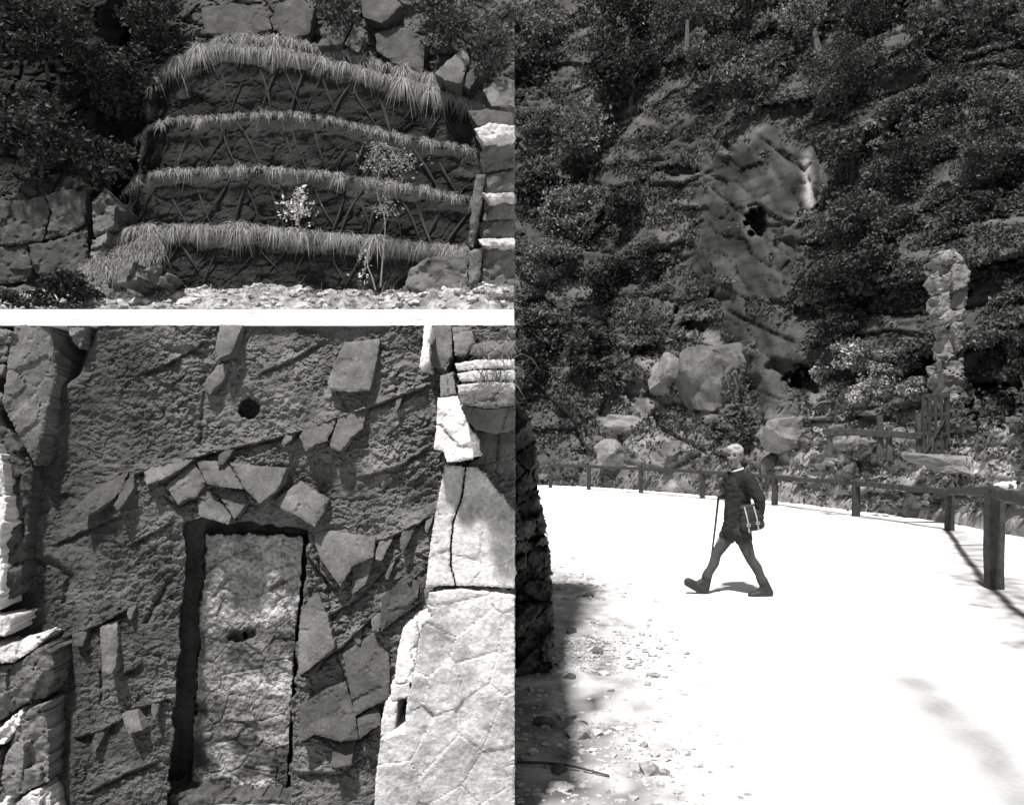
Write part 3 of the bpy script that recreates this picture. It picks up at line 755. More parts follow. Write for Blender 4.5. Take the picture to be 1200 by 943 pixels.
def bank_depth(u, v):
    fl = 0.10*fbm(u/120, v/90, 3, 3)
    rough = 0.022*fbm(u/26, v/18, 4, 4)
    f, ed = facets(u/40+0.2*v/40, v/26, 4, 1.0)
    f2, ed2 = facets(u/15, v/11, 5, 0.9)
    fk = 0.3+0.7*np.maximum(sstep(130, 100, u), sstep(0, -12, v-lv(0, u)))
    rel = fl*0.4+rough+fk*(0.03*f-0.03*sstep(0.10, 0, ed)+0.014*f2-0.012*sstep(0.1, 0, ed2))
    d = np.full(u.shape, TD+0.75)          # cliff above the terraces
    dep = [TD+0.48, TD+0.32, TD+0.16, TD+0.0]
    inside = np.zeros(u.shape)
    for k in range(4):
        m = sstep(LCUT[k]-6, LCUT[k]+26, u+6*pn(u/20, v/20, k))
        below = sstep(-2.5, 2.5, v-lv(k, u)-1.5*pn(u/8, 0, k))*m
        d = d*(1-below)+dep[k]*below
        # undercut beneath the sod
        t = v-lv(k, u)
        d = d+m*np.where(t > 0, 0.09*np.exp(-np.maximum(t-6, 0)/14), 0)*np.where(t < 62, 1, 0)
    for g in GR:
        break
    # left shoulder: blocky outcrop standing forward
    lft = sstep(150, 108, u)
    d = d*(1-lft)+lft*(TD+0.15+0.25*sstep(230, 120, v))
    hol = sstep(150, 120, np.abs(u-150)*3+np.abs(v-170))
    d = d+hol*0.12
    # upper cliff and right-hand end
    d = d-0.12*sstep(560, 590, u)
    return d-rel
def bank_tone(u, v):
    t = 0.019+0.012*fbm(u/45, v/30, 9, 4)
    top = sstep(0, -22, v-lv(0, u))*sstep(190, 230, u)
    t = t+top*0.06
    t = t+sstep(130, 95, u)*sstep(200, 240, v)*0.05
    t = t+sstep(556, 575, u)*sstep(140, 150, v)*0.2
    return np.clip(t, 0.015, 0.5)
bu = np.concatenate([np.arange(-330, -6, 3.5), np.arange(-6, 600, 2.0), [601.5, 603]])
bv = np.concatenate([np.arange(-70, -8, 10), np.arange(-8, 350, 2.0), np.arange(350, 800, 18)])
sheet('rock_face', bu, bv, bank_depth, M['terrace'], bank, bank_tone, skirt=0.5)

# flat cut rock on the left shoulder
for poly, dq in (([(-40, 232), (20, 236), (52, 230), (58, 250), (50, 282), (10, 288), (-40, 284)], 0), ([(54, 229), (80, 222), (101, 226), (100, 262), (78, 275), (53, 281), (60, 251)], .012), ([(-40, 287), (11, 290), (30, 287), (38, 316), (30, 330), (-40, 334)], -.012),
                 ([(33, 286), (54, 284), (79, 277), (102, 265), (103, 300), (98, 320), (60, 326), (40, 318)], .006)):
    rock_block('cut_rock', poly, TD+0.02-dq, 0.3, M['slab_dark'], bank, s=6, rough=0.012, jit=1.2, bevel=2)
# broken rocks at the foot of the left shoulder
for poly, d, mt in (([(168, 316), (182, 308), (196, 316), (198, 332), (168, 334)], 5.22, 'slab'),
                    ([(136, 318), (158, 306), (166, 330), (138, 336)], 5.12, 'slab'), ([(108, 238), (124, 220), (136, 240), (132, 268), (110, 278)], 5.42, 'slab'),
                    ([(108, 282), (126, 272), (120, 300), (104, 306)], 5.36, 'slab')):
    rock_block('foot_rock', poly, d, 0.35, M[mt], bank, s=6, rough=0.03, jit=1.0, bevel=3, fac=1.6)
# stepped stones at the right end
for poly, d, mt in (([(556, 152), (574, 144), (603, 148), (603, 162), (566, 166)], 5.22, 'pale'), ([(570, 168), (603, 164), (603, 196), (566, 202), (562, 182)], 5.34, 'slab'),
                    ([(558, 204), (568, 204), (564, 240), (554, 290), (549, 286), (553, 236)], 5.30, 'slab'), ([(570, 206), (603, 198), (603, 224), (568, 226)], 5.34, 'slab'),
                    ([(565, 226), (603, 226), (603, 235), (574, 236)], 5.24, 'pale'), ([(568, 238), (603, 237), (603, 256), (566, 258)], 5.34, 'slab'), ([(563, 260), (603, 258), (603, 276), (562, 278)], 5.36, 'slab'),
                    ([(560, 280), (603, 279), (603, 289), (566, 288)], 5.20, 'pale'), ([(567, 291), (603, 290), (603, 342), (562, 342)], 5.28, 'slab'), ([(550, 294), (566, 290), (560, 344), (548, 350)], 5.24, 'slab'),
                    ([(480, 316), (500, 302), (530, 298), (548, 296), (548, 342), (500, 346), (474, 336)], 5.22, 'slab'), ([(572, 344), (603, 343), (603, 362), (568, 362)], 5.1, 'slab')):
    rock_block('stepped_stone', poly, d, 0.4, M[mt], bank, s=6, rough=0.016, jit=0.8, bevel=3)
# tilted slabs in the cliff above the top terrace
for poly, d, gu, gv, mt in (([(372, 54), (380, 38), (397, 18), (412, 14), (410, 34), (400, 52)], 6.0, -.002, .003, 'slab_dark'), ([(404, 52), (416, 28), (428, 42), (420, 62)], 5.98, .002, .002, 'slab_dark'),
                            ([(510, 86), (526, 70), (545, 56), (550, 70), (540, 98), (522, 94)], 5.82, -.003, .004, 'slab'), ([(540, 100), (552, 78), (566, 66), (560, 90), (550, 104)], 5.86, .002, .003, 'slab_dark'),
                            ([(440, 40), (470, 30), (498, 44), (496, 84), (462, 74), (442, 60)], 6.1, 0, .002, 'slab_dark'), ([(236, 10), (270, 4), (312, 8), (318, 34), (280, 44), (240, 40)], 6.15, 0, .002, 'slab_dark'),
                            ([(322, 6), (350, -4), (368, 10), (362, 40), (336, 46), (322, 34)], 6.12, 0, .002, 'slab_dark'), ([(566, 106), (584, 92), (603, 98), (603, 126), (576, 124)], 5.7, 0, .003, 'slab'),
                            ([(420, -10), (450, -14), (470, 6), (448, 28), (426, 20)], 6.15, .002, .003, 'slab_dark'), ([(548, 130), (572, 128), (600, 132), (603, 146), (560, 148)], 5.55, 0, .003, 'slab_dark')):
    rock_block('rock_slab', poly, d, 0.45, M[mt], bank, s=6, rough=0.008, jit=0.8, bevel=2, gu=gu, gv=gv)

# thin crossing ribs of rock on each terrace
rngr = np.random.RandomState(8)
def bp(u, v, off): return P(u, v, float(bank_depth(np.array([[float(u)]]), np.array([[float(v)]]))[0, 0])-off)
for k in range(4):
    u = LCUT[k]+45+rngr.uniform(0, 12); sgn = 1
    while u < 525:
        du = rngr.uniform(16, 34)
        top = lambda q: lv(k, q)+rngr.uniform(5, 14)
        bot = lambda q: (lv(k+1, q)-rngr.uniform(0, 10)) if k < 3 else min(338, lv(3, q)+rngr.uniform(44, 62))
        if rngr.uniform() < 0.85:
            p_ = (u, bot(u), u+du, top(u+du)) if sgn > 0 else (u, top(u), u+du, bot(u+du))
            a_, b_ = bp(p_[0], p_[1], 0.012), bp(p_[2], p_[3], 0.012); m_ = bp((p_[0]+p_[2])/2+rngr.uniform(-4, 4), (p_[1]+p_[3])/2+rngr.uniform(-3, 3), 0.014)
            V, F = tube_np(smooth_poly(np.array([a_, m_, b_]), 4), np.array([.006, .010, .013, .012, .013, .012, .012, .009, .005])*rngr.uniform(.5, 1.0), 5)
            link('rock_rib', mesh_np('rock_rib', V, F), M['rib'], bank)
        u += du*rngr.uniform(0.5, 1.0); sgn = -sgn if rngr.uniform() < 0.75 else sgn
# sod hanging over the ledges
def sod(k, n, L, label, two=0.0, u0=None, u1=558):
    rng = np.random.RandomState(40+k)
    u = rng.uniform(LCUT[k]+2 if u0 is None else u0, u1, n)
    u = u+9*pn(u/11, 1, k)+4*pn(u/4.5, 2, k)
    v = lv(k, u)+rng.normal(0, 1.6, n)-1+3*pn(u/12, 8, k)
    if two: 
        pick = rng.uniform(size=n) < 0.5
        v = np.where(pick, v-two*sstep(200, 300, u), v)
        dd = np.where(pick, 0.10, 0.0)
    else: dd = 0
    dep = [TD+0.48, TD+0.32, TD+0.16, TD+0.0][k]-0.03+dd
    lm = 0.35+1.5*np.clip(0.45+pn(u/15, 3, k)*1.1+0.5*pn(u/5, 5, k), 0, 1.2)
    V, F, tn = blades(P(u, v, dep), L*1.0, 0.0028, rng, 1.7, 0.5, 1.7, 0.65)
    # vary length in tussocks
    B = V.reshape(n, 8, 3); R = B[:, :1, :]; V = (R+(B-R)*lm[:, None, None]).reshape(-1, 3)
    tag(link('dry_grass', mesh_np('dry_grass', V, [F], tn*1.1), M['grass']), label, 'grass', kind='stuff')
sod(0, 9500, 0.07, 'thick double fringe of dry grass over the topmost terrace', two=14, u1=574)
sod(1, 3600, 0.03, 'thin fringe of dry grass along the second terrace from the top')
sod(2, 4000, 0.034, 'fringe of dry grass along the terrace just above the lowest one')
sod(3, 7000, 0.06, 'shaggy fringe of dry grass hanging over the lowest terrace')

rng = np.random.RandomState(66)
gu_ = rng.uniform(100, 190, 1500); gv_ = 268+np.abs(gu_-190)*0.42+rng.uniform(0, 34, 1500)
V, F, tn = blades(P(gu_, gv_, 5.46-0.003*(gv_-268)), 0.09, 0.003, rng, 1.2, 0.5, 1.5, 0.6)
tag(link('dry_grass', mesh_np('dry_grass', V, [F], tn*0.9), M['grass']), 'dry grass tumbling down the rounded left end of the lowest terrace', 'grass', kind='stuff')
# pale rubble slope between the coping and the terraces
sy = np.concatenate([np.arange(3.72, 4.7, 0.12), np.arange(4.7, 5.75, 0.02)]); sx = np.arange(-5.6, 0.012, 0.022)
SX, SY = np.meshgrid(np.append(sx, 0.012), sy)
f, ed = facets(SX*5, SY*6, 6, 1.0)
SZ = np.interp(SY, [3.7, 4.6, 5.0, 5.4, 5.75], [2.05, 2.33, 2.50, 2.72, 2.92])+0.03*fbm(SX*3, SY*3, 2, 4)+0.018*f+0.02*fbm(SX*14, SY*14, 5, 3)
SZ = SZ+0.10*sstep(-0.9, -0.3, SX)*sstep(4.8, 5.3, SY)+0.05*fbm(SX*0.9, 3, 3, 2)
I = np.arange(SX.size).reshape(SX.shape)
V = np.stack([SX, SY, SZ], -1).reshape(-1, 3)
ring = np.concatenate([I[0, :], I[1:, -1], I[-1, -2::-1], I[-2:0:-1, 0]])
B = V[ring].copy(); B[:, 2] = -0.05; n0 = len(V); j = np.arange(len(ring)); j2 = (j+1) % len(ring)
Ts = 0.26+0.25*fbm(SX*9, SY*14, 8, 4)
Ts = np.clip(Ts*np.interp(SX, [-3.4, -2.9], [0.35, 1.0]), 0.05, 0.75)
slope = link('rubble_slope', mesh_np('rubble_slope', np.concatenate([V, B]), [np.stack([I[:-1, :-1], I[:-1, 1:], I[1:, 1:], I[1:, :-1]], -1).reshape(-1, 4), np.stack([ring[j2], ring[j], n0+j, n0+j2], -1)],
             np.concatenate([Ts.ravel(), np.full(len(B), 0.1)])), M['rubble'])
tag(slope, 'pale rubble slope at the foot of the terraces', 'slope', kind='structure')

rng = np.random.RandomState(64)
n = 2600
gx_ = rng.uniform(-4.4, 0.0, n); gy_ = rng.uniform(4.85, 5.5, n)
kk = rng.uniform(size=n) < sstep(-0.2, 0.4, fbm(gx_*2.5, gy_*3, 6, 3)+0.1)
gx_, gy_ = gx_[kk], gy_[kk]
iy = np.clip(np.searchsorted(sy, gy_), 0, len(sy)-1); ix = np.clip(np.searchsorted(sx, gx_), 0, len(sx)-1)
V, F, tn = blades(np.stack([gx_, gy_, SZ[iy, ix]-0.005], -1), 0.07, 0.0035, rng, 2.0, 0.6, 0.7, 1.1)
tag(link('rubble_grass', mesh_np('rubble_grass', V, [F], tn*0.9), M['grass']), 'short pale grass growing through the rubble at the foot of the terraces', 'grass', kind='stuff')
n = 900
gx_ = rng.uniform(-4.4, 0.0, n); gy_ = rng.uniform(4.85, 5.5, n); iy = np.clip(np.searchsorted(sy, gy_), 0, len(sy)-1); ix = np.clip(np.searchsorted(sx, gx_), 0, len(sx)-1)
Vi, Fi = ico(1); sz = rng.lognormal(-4.2, 0.5, n)
VV = Vi[None]*(1+0.28*rng.normal(size=(n, len(Vi), 1)))*sz[:, None, None]*np.array([1.2, 1, 0.7])+np.stack([gx_, gy_, SZ[iy, ix]], -1)[:, None, :]
tag(link('rubble', mesh_np('rubble', VV.reshape(-1, 3), [(Fi[None]+(np.arange(n)*len(Vi))[:, None, None]).reshape(-1, 3)]), M['pebble']), 'small loose stones strewn over the rubble slope below the terraces', 'rubble', kind='stuff')

# saplings in front of the terraces
def sapling(name, label, stem, rad, clusters, nleaf, seed, lsize=0.03, tone=1.0):
    pts = np.array([P(u, v, d) for u, v, d in stem])
    t = thing(name, label, 'sapling', tuple(pts[0]))
    rng = np.random.RandomState(seed)
    parts = [tube_np(smooth_poly(pts, 4), np.linspace(rad, rad*0.35, (len(pts)-1)*4+1), 6)]
    LV, LF, LT, o = [], [], [], 0
    for (u, v, d, ru_, rv_, frac) in clusters:
        n = int(nleaf*frac)
        c = P(u, v, d)
        for i in range(5):
            q = P(u+rng.uniform(-1, 1)*ru_*0.8, v+rng.uniform(-1, 1)*rv_*0.8, d+rng.uniform(-.08, .08))
            s_ = pts[np.argmin(np.linalg.norm(pts-c, axis=1))]
            parts.append(tube_np(np.array([s_, (s_+q)/2+np.array([0, 0, 0.02]), q]), [rad*0.4, rad*0.3, rad*0.12], 4))
        a = rng.normal(size=(n, 2))*0.5
        C = P(u+a[:, 0]*ru_, v+a[:, 1]*rv_, d+rng.normal(0, 0.07, n))
        V, F = leaves_np(C, np.full(n, lsize), rng, up=0.3, out=np.array([-0.3, -0.8, 0.2]))
        LV.append(V); LF.append(F+o); LT.append(np.repeat(rng.uniform(0.5, 1.5, n)*tone, 4)); o += len(V)
    V, F = merge(parts)
    link('trunk', mesh_np('trunk', V, F), M['palebark'], t)
    link('crown', mesh_np('crown', np.concatenate(LV), [np.concatenate(LF)], np.concatenate(LT)), M['leafpale'], t)
sapling('birch_sapling', 'slender pale-stemmed sapling with small bright leaves before the terraces', [(446, 336, 5.22), (448, 310, 5.2), (451, 275, 5.18), (450, 252, 5.2), (442, 225, 5.2), (446, 195, 5.2), (456, 172, 5.2)], 0.0065,
        [(450, 190, 5.2, 30, 22, .42), (475, 188, 5.2, 20, 14, .2), (440, 178, 5.2, 14, 14, .1), (452, 243, 5.17, 20, 12, .2), (460, 215, 5.2, 22, 10, .12)], 620, 1, 0.022, 0.5)
sapling('bushy_sapling', 'small bright-leaved bush sprouting from the lowest terrace ledge', [(352, 272, 5.3), (350, 262, 5.28), (349, 245, 5.28), (350, 225, 5.28)], 0.006, [(348, 246, 5.27, 20, 16, .75), (352, 226, 5.27, 8, 9, .25)], 220, 2, 0.03, 1.0)
sapling('thin_sapling', 'thin bare forked sapling at the foot of the lowest terrace', [(440, 340, 5.1), (436, 325, 5.1), (431, 312, 5.1), (430, 296, 5.12)], 0.006, [(430, 302, 5.1, 10, 9, .5), (424, 322, 5.1, 12, 9, .5)], 36, 3, 0.03, 0.9)

# dark shrubs and ivy round the terraces
SH = [('ivy_shrub', (40, 40), 6.0-.5, 85, 60, 3000, 'dark ivy mass hanging over the left shoulder of the terraces', .8),
      ('ivy_shrub', (128, 92), 5.75, 60, 52, 2200, 'dark ivy mass at the left end of the topmost terrace', .7),
      ('ivy_shrub', (40, 150), 5.45, 52, 60, 1700, 'sparse ivy trailing down above the cut rock', .9),
      ('ivy_shrub', (178, 28), 5.95, 48, 38, 1500, 'dark ivy tuft between the top terrace and a pale cliff slab', .9),
      ('ivy_shrub', (120, 185), 5.5, 40, 45, 900, 'ivy patch in the hollow beside the second terrace', 1.0),
      ('leafy_bush', (575, 55), 5.75, 32, 38, 1100, 'leafy bush among tilted slabs at the right end of the cliff', 1.7),
      ('leafy_bush', (520, 22), 6.0, 46, 26, 1200, 'leafy bush overhanging the cliff above the tilted slabs', 2.0),
      ('leafy_bush', (395, 12), 6.0, 30, 22, 500, 'small dark bush on the cliff above the topmost terrace', 1.0),
      ('ivy_shrub', (-110, 60), 5.5, 90, 70, 2500, 'dark ivy mass beyond the left shoulder of the terraces', .8),
      ('ivy_shrub', (-120, 250), 5.3, 70, 60, 1500, 'dark ivy mass beyond the cut rock left of the terraces', .8),
      ('leafy_bush', (78, 336), 5.05, 32, 22, 900, 'low dark bush on the rubble below the cut rock', .8),
      ('leafy_bush', (30, 350), 4.95, 30, 14, 350, 'tiny dark bush at the outer end of the rubble slope', .8)]
for i, (nm, (u, v), d, ru_, rv_, nl, lab, tn) in enumerate(SH):
    c = P(u, v, d); m = d/FPX
    b = P(u+ru_*0.2, v+rv_*0.9, d+0.2)
    tree(nm, b, c, (ru_*m, 0.28, rv_*m), nl, 0.042, 300+i, lab, 'bush', None, M['leafdark'], M['bark'], rt=0.012, tone=tn*0.85, limbs=7, nclump=22, tonev=0.6)
# rock corner at the road end of the bank
corner = thing('rock_corner', 'dark ragged rock corner standing at the edge of the white road', 'rock', (0.15, 5.6, 0))
for poly, d in (([(603, 470), (616, 484), (627, 508), (631, 540), (629, 572), (603, 580)], 5.65), ([(603, 578), (630, 572), (636, 600), (641, 626), (603, 634)], 5.55),
                ([(603, 636), (641, 628), (646, 660), (648, 704), (603, 706)], 5.6), ([(603, 708), (648, 706), (649, 745), (646, 786), (630, 790), (603, 794)], 5.52)):
    rock_block('rock', poly, d, 0.7, M['dark'], corner, s=4, rough=0.07, jit=2.5, bevel=6, fac=1.2)

# ================================================================== RIGHT: hillside things
def on_hill(u, v, off=0.0):
    return P(u, v, float(hill_depth(np.array([[float(u)]]), np.array([[float(v)]]))[0, 0])-off)
# undergrowth over the whole slope
rng = np.random.RandomState(77)
n = 210000
u = rng.uniform(430, 1330, n); v = rng.uniform(-25, 600, n)
b = hill_bare(u, v)
dens = sstep(-0.25, 0.35, fbm(u/45, v/22, 13, 3)+0.15)
lowfade = np.where(u > 860, sstep(520, 440, v)*0.8+0.2, sstep(560, 420, v)*0.8+0.2)
keep = rng.uniform(size=n) < dens*np.maximum(np.clip(1-2.2*b, 0, 1), 0.8*sstep(0.3, 0.5, fbm(u/28, v/34, 51, 3)))*lowfade
u, v = u[keep], v[keep]
dd = hill_depth(u[None, :], v[None, :])[0]-rng.uniform(0.02, 0.5, len(u))
C = P(u, v, dd)
V, F = leaves_np(C, 0.0045*dd+0.04, rng, up=0.5, out=np.array([-0.2, -0.6, 0.2]), asp=0.6)
tt = np.repeat(rng.uniform(0.4, 1.5, len(u))*(0.7+0.9*np.clip(fbm(u/30, v/16, 3, 3)+0.3, 0, 1)), 4)
tag(link('undergrowth', mesh_np('undergrowth', V, [F], tt), M['leaf']), 'tangled leafy undergrowth covering the rock hillside', 'undergrowth', kind='stuff')

# loose scree on the lower slope
rng = np.random.RandomState(31)
n = 1100
u = rng.uniform(600, 1270, n); v = rng.uniform(470, 600, n)
kk = rng.uniform(size=n) < sstep(-0.2, 0.3, fbm(u/50, v/20, 23, 3)+0.1)
u, v = u[kk], v[kk]; n = len(u)
C = P(u, v, hill_depth(u[None], v[None])[0]-0.03)
Vi, Fi = ico(1)
sz = rng.lognormal(-2.5, 0.5, n)
VV = Vi[None]*(1+0.28*rng.normal(size=(n, len(Vi), 1)))*(sz[:, None]*(1+0.25*rng.normal(size=(n, 3))))[:, None, :]*np.array([1.25, 1.0, 0.7])+C[:, None, :]
tag(link('scree', mesh_np('scree', VV.reshape(-1, 3), [(Fi[None]+(np.arange(n)*len(Vi))[:, None, None]).reshape(-1, 3)]), M['boulder']), 'loose angular scree strewn over the lower slope behind the fence', 'scree', kind='stuff')

# trees and bushes, each with trunk and crown
rng = np.random.RandomState(5)
spots = []
for (u, v, r) in [(640, 20, 60), (720, 30, 62), (800, 15, 60), (880, 30, 58), (960, 20, 60), (1040, 30, 62), (1120, 20, 60), (1190, 40, 60),
                  (625, 95, 52), (690, 105, 56), (760, 95, 54), (835, 100, 48), (900, 95, 46), (975, 95, 54), (1050, 110, 58), (1130, 100, 58), (1200, 120, 60),
                  (640, 175, 50), (705, 180, 46), (1000, 165, 44), (1070, 185, 52), (1145, 175, 56), (1205, 200, 54),
                  (620, 245, 46), (680, 255, 46), (745, 235, 34), (1000, 240, 44), (1075, 255, 48), (1160, 255, 52), (1210, 290, 50),
                  (635, 320, 44), (700, 325, 42), (765, 320, 36), (985, 315, 40), (1040, 330, 42), (1060, 350, 28), (1178, 335, 40), (1205, 390, 44),
                  (625, 390, 38), (675, 400, 36), (990, 375, 30), (1180, 415, 32), (640, 455, 34), (1190, 460, 30), (700, 460, 26), (884, 532, 20), (858, 522, 17), (1142, 390, 17), (1097, 412, 14), (1136, 334, 13), (560, 40, 55), (520, 130, 52), (565, 215, 50), (530, 300, 46), (570, 380, 40), (540, 460, 34), (460, 60, 60), (470, 210, 55), (480, 380, 45)]:
    spots.append((u+rng.uniform(-22, 22)*(0.5 if 780 < u < 1000 else 1), v+rng.uniform(-22, 22), r*rng.uniform(0.65, 1.2)))
kinds = [('broadleaf_tree', 'tree', 'trees high on the wooded cliff', ['broadleaf tree high on the cliff, uphill of the pale streaked rock face', 'broadleaf tree high on the cliff between the bare face and the bank of terraces', 'broadleaf tree high on the cliff above the pale rock stack']),
         ('cliff_bush', 'bush', 'bushes beside the bare rock face', ['leafy bush clinging round the bare rock face itself', 'leafy bush on the cliff between the bare face and the dark rock corner', 'leafy bush on the cliff around the pale rock stack']),
         ('low_bush', 'bush', 'low bushes above the road fence', ['low leafy bush beside the slanted slab of rock', 'low leafy bush above the farthest posts of the road fence', 'low leafy bush above the timber gate'])]
for i, (u, v, r) in enumerate(spots):
    k = 0 if v < 150 else (1 if v < 360 else 2)
    c = on_hill(u, v, 0.0); m = c[1]/FPX; rw = r*m
    c = P(u, v, c[1]-rw*rng.uniform(0.2, 0.9))
    bs = on_hill(u+rng.uniform(-10, 10), v+r*0.95, -0.1)
    nm, cat, grp, labs = kinds[k]; lab = labs[1 if u < 770 else (0 if u < 985 else 2)]
    lsz = rng.choice([0.0034, 0.0046, 0.0066])
    tree(nm, bs, c, (rw, rw*0.75, rw*0.85), int((2200+r*r*0.65)*(0.0046/lsz)**1.3), lsz*c[1]+0.03, 500+i, lab, cat, grp, M['leaf'], M['bark'], rt=0.045*rw+0.03, tone=rng.choice([0.5, 0.7, 1.0, 1.4, 1.9]), limbs=7, nclump=26, tonev=0.75)

for i, (u, v, r) in enumerate(((1000, 418, 32), (1048, 428, 34), (972, 440, 24), (1074, 456, 22), (1020, 462, 26))):
    c = on_hill(u, v, 0.0); m = c[1]/FPX; rw = r*m
    c = P(u, v, c[1]-0.3)
    tree('pale_bush', on_hill(u, v+r*0.8, -0.1), c, (rw, 0.5*rw, 0.8*rw), 2200, 0.11, 700+i, 'pale leafy bush on the slope between the bare face and the rock stack', 'bush', 'pale bushes on the slope', M['leaf'], M['bark'], rt=0.03, tone=4.0, limbs=6, nclump=26, tonev=0.6)
# boulders and ledges on the slope
BL = [('slanted_boulder', (846, 440), (46, 52), 'boulder', 'big slanted slab of rock leaning at the foot of the bare cliff', 0.5, 0.6),
      ('pale_boulder', (790, 440), (30, 24), 'boulder_pale', 'pale boulder under the dark cleft left of the slanted slab', 0.2, -0.3),
      ('pointed_boulder', (722, 537), (26, 20), 'boulder_pale', 'pointed pale boulder just behind the far stretch of fence', 0.3, 0.2),
      ('flat_boulder', (740, 500), (34, 12), 'boulder_pale', 'flat pale boulder above the pointed one', 0.1, 0.2),
       ('cracked_boulder', (790, 530), (20, 12), 'boulder', 'cracked grey boulder directly left behind the walker', 0.7, 0.1),
      ('scree_boulder', (925, 510), (34, 30), 'boulder_pale', 'broad pale outcrop of scree below the dark cave mouth', 0.2, 0.1),
      ('mossy_boulder', (1000, 555), (22, 16), 'boulder', 'mossy grey boulder behind the middle of the fence', 0.9, 0.1),
      ('dark_boulder', (1072, 596), (15, 15), 'dark', 'dark square boulder just under the fence rail', 0.2, 0.0),
      ('bright_ledge', (1135, 546), (66, 15), 'boulder_pale', 'bright ledge of rock below the timber gate', 0.0, 0.1),
      ('white_boulder', (1190, 578), (30, 12), 'white', 'white boulder beside the top of the nearest fence post', 0.1, 0.1),
      ('small_boulder', (958, 532), (12, 8), 'boulder_pale', 'small bright boulder on the scree above the fence', 0.4, 0.0),
      ('brown_boulder', (900, 545), (12, 20), 'boulder', 'narrow grey boulder just right of the walker behind the fence', 0.2, 0.0)]
for i, (nm, (u, v), (ru_, rv_), mt, lab, rot, tilt) in enumerate(BL):
    c = on_hill(u, v, 0.0); m = c[1]/FPX
    tag(boulder(nm, c, (ru_*m*1.15, min(ru_, rv_)*m*1.2, rv_*m*1.15), M[mt], 60+i, rot=rot*0.4, tilt=tilt, cuts=13), lab, 'boulder')

# stack of pale rock on the right
pd = float(on_hill(1115, 470, 0.2)[1])
pil = thing('rock_pillar', 'tall stack of pale rock blocks rising above the timber gate', 'rock pillar', tuple(on_hill(1115, 480)))
for i, poly in enumerate(([(1103, 300), (1112, 291), (1124, 296), (1137, 318), (1134, 340), (1100, 343), (1098, 322)], [(1101, 342), (1135, 339), (1131, 362), (1127, 378), (1104, 380), (1099, 366)],
                         [(1105, 379), (1128, 377), (1133, 398), (1128, 420), (1104, 422), (1107, 400)], [(1104, 421), (1129, 419), (1130, 440), (1139, 455), (1135, 474), (1108, 472), (1104, 450)])):
    rock_block('rock_block', poly, pd-0.05*i+0.2, 0.7, M['block'], pil, s=4, rough=0.10, jit=1.2, bevel=4, freq=0.09, fac=1.4)

# timber gate and rail up on the slope
g0 = on_hill(1095, 530, 0.5); gd = float(g0[1]); gm = gd/FPX
gate = thing('timber_gate', 'dark timber lattice gate standing on the rocky slope', 'gate', tuple(P(1095, 535, gd)))
for uu in (1083, 1110): beam(P(uu, 538, gd), P(uu, 462, gd), 0.10, 0.10, 'post', M['wood'], gate)
for vv in (464, 486, 509, 531): beam(P(1083, vv, gd-0.04), P(1110, vv, gd-0.04), 0.07, 0.09, 'rail', M['wood'], gate, seg=2)
for uu in (1089.5, 1096.5, 1103.5): beam(P(uu, 533, gd-0.09), P(uu, 465, gd-0.09), 0.06, 0.03, 'slat', M['wood'], gate)
beam(P(1084, 531, gd-0.14), P(1109, 488, gd-0.14), 0.05, 0.03, 'brace', M['wood'], gate)
rl = thing('rail_fence', 'rough single-rail fence leading to the timber gate', 'fence', tuple(P(1030, 530, gd+0.6)))
beam(P(966, 506, gd+1.0), P(1081, 510, gd), 0.10, 0.16, 'rail', M['wood'], rl, seg=8, wob=0.06)
for uu, v0, v1 in ((972, 502, 530), (1031, 486, 532), (1042, 500, 534), (1077, 484, 534)):
    d_ = gd+1.0-(uu-966)/115.0
    beam(P(uu, v1+6, d_+0.06), P(uu, v0, d_+0.06), 0.12, 0.12, 'post', M['bark'], rl)

# ------------------------------------------------------------------ road fence
fence = thing('road_fence', 'weathered timber post and rail fence along the outer edge of the white road', 'fence', tuple(fen_w[1]))
RAILV = [602, 578, 577.5, 567.5, 559.5, 553.5, 549.5, 547, 545.5]
tops = []
for (u, vb, on), vr in zip(FEN, RAILV):
    d = EYE*FPX/(vb-HY)
    w = 0.17 if vb > 680 else (0.15 if vb > 610 else 0.16)
    b0 = P(u, vb, d); b0[2] = -0.05
    tp = P(u, vr-1.2, d); 
    beam(b0, tp, w, w, 'post', M['wood'], fence, wob=0.01)
    tops.append(P(u, vr, d-0.02))
for a, b in zip(tops[:-1], tops[1:]):
    beam(a+np.array([0, 0, 0.02]), b+np.array([0, 0, 0.02]), 0.10, 0.12, 'rail', M['wood'], fence, seg=6, wob=0.03)

# ------------------------------------------------------------------ stones and gravel at the road's left edge
rng = np.random.RandomState(9)
parts = []
Vi, Fi = ico(1)
n = 14000
py = rng.uniform(3.2, 12, n); px = road_left(py)-0.3+rng.normal(0, 0.45, n)
okk = (px > 0.02) & (rng.uniform(size=n) < sstep(0.9, -0.3, px-road_left(py)))
px, py = px[okk], py[okk]
sz = rng.lognormal(-5.1, 0.65, len(px))
R = rng.normal(size=(len(px), 3))*0.25+1
VV = Vi[None]*(sz[:, None]*R)[:, None, :]*np.array([1.2, 1, 0.6])*(1+0.25*rng.normal(size=(len(px), len(Vi), 1)))
VV = VV+np.stack([px, py, sz*0.35], -1)[:, None, :]
FF = (Fi[None]+(np.arange(len(px))*len(Vi))[:, None, None]).reshape(-1, 3)
tag(link('gravel', mesh_np('gravel', VV.reshape(-1, 3), [FF]), M['pebble']), 'loose gravel and pebbles along the inner edge of the road', 'gravel', kind='stuff')
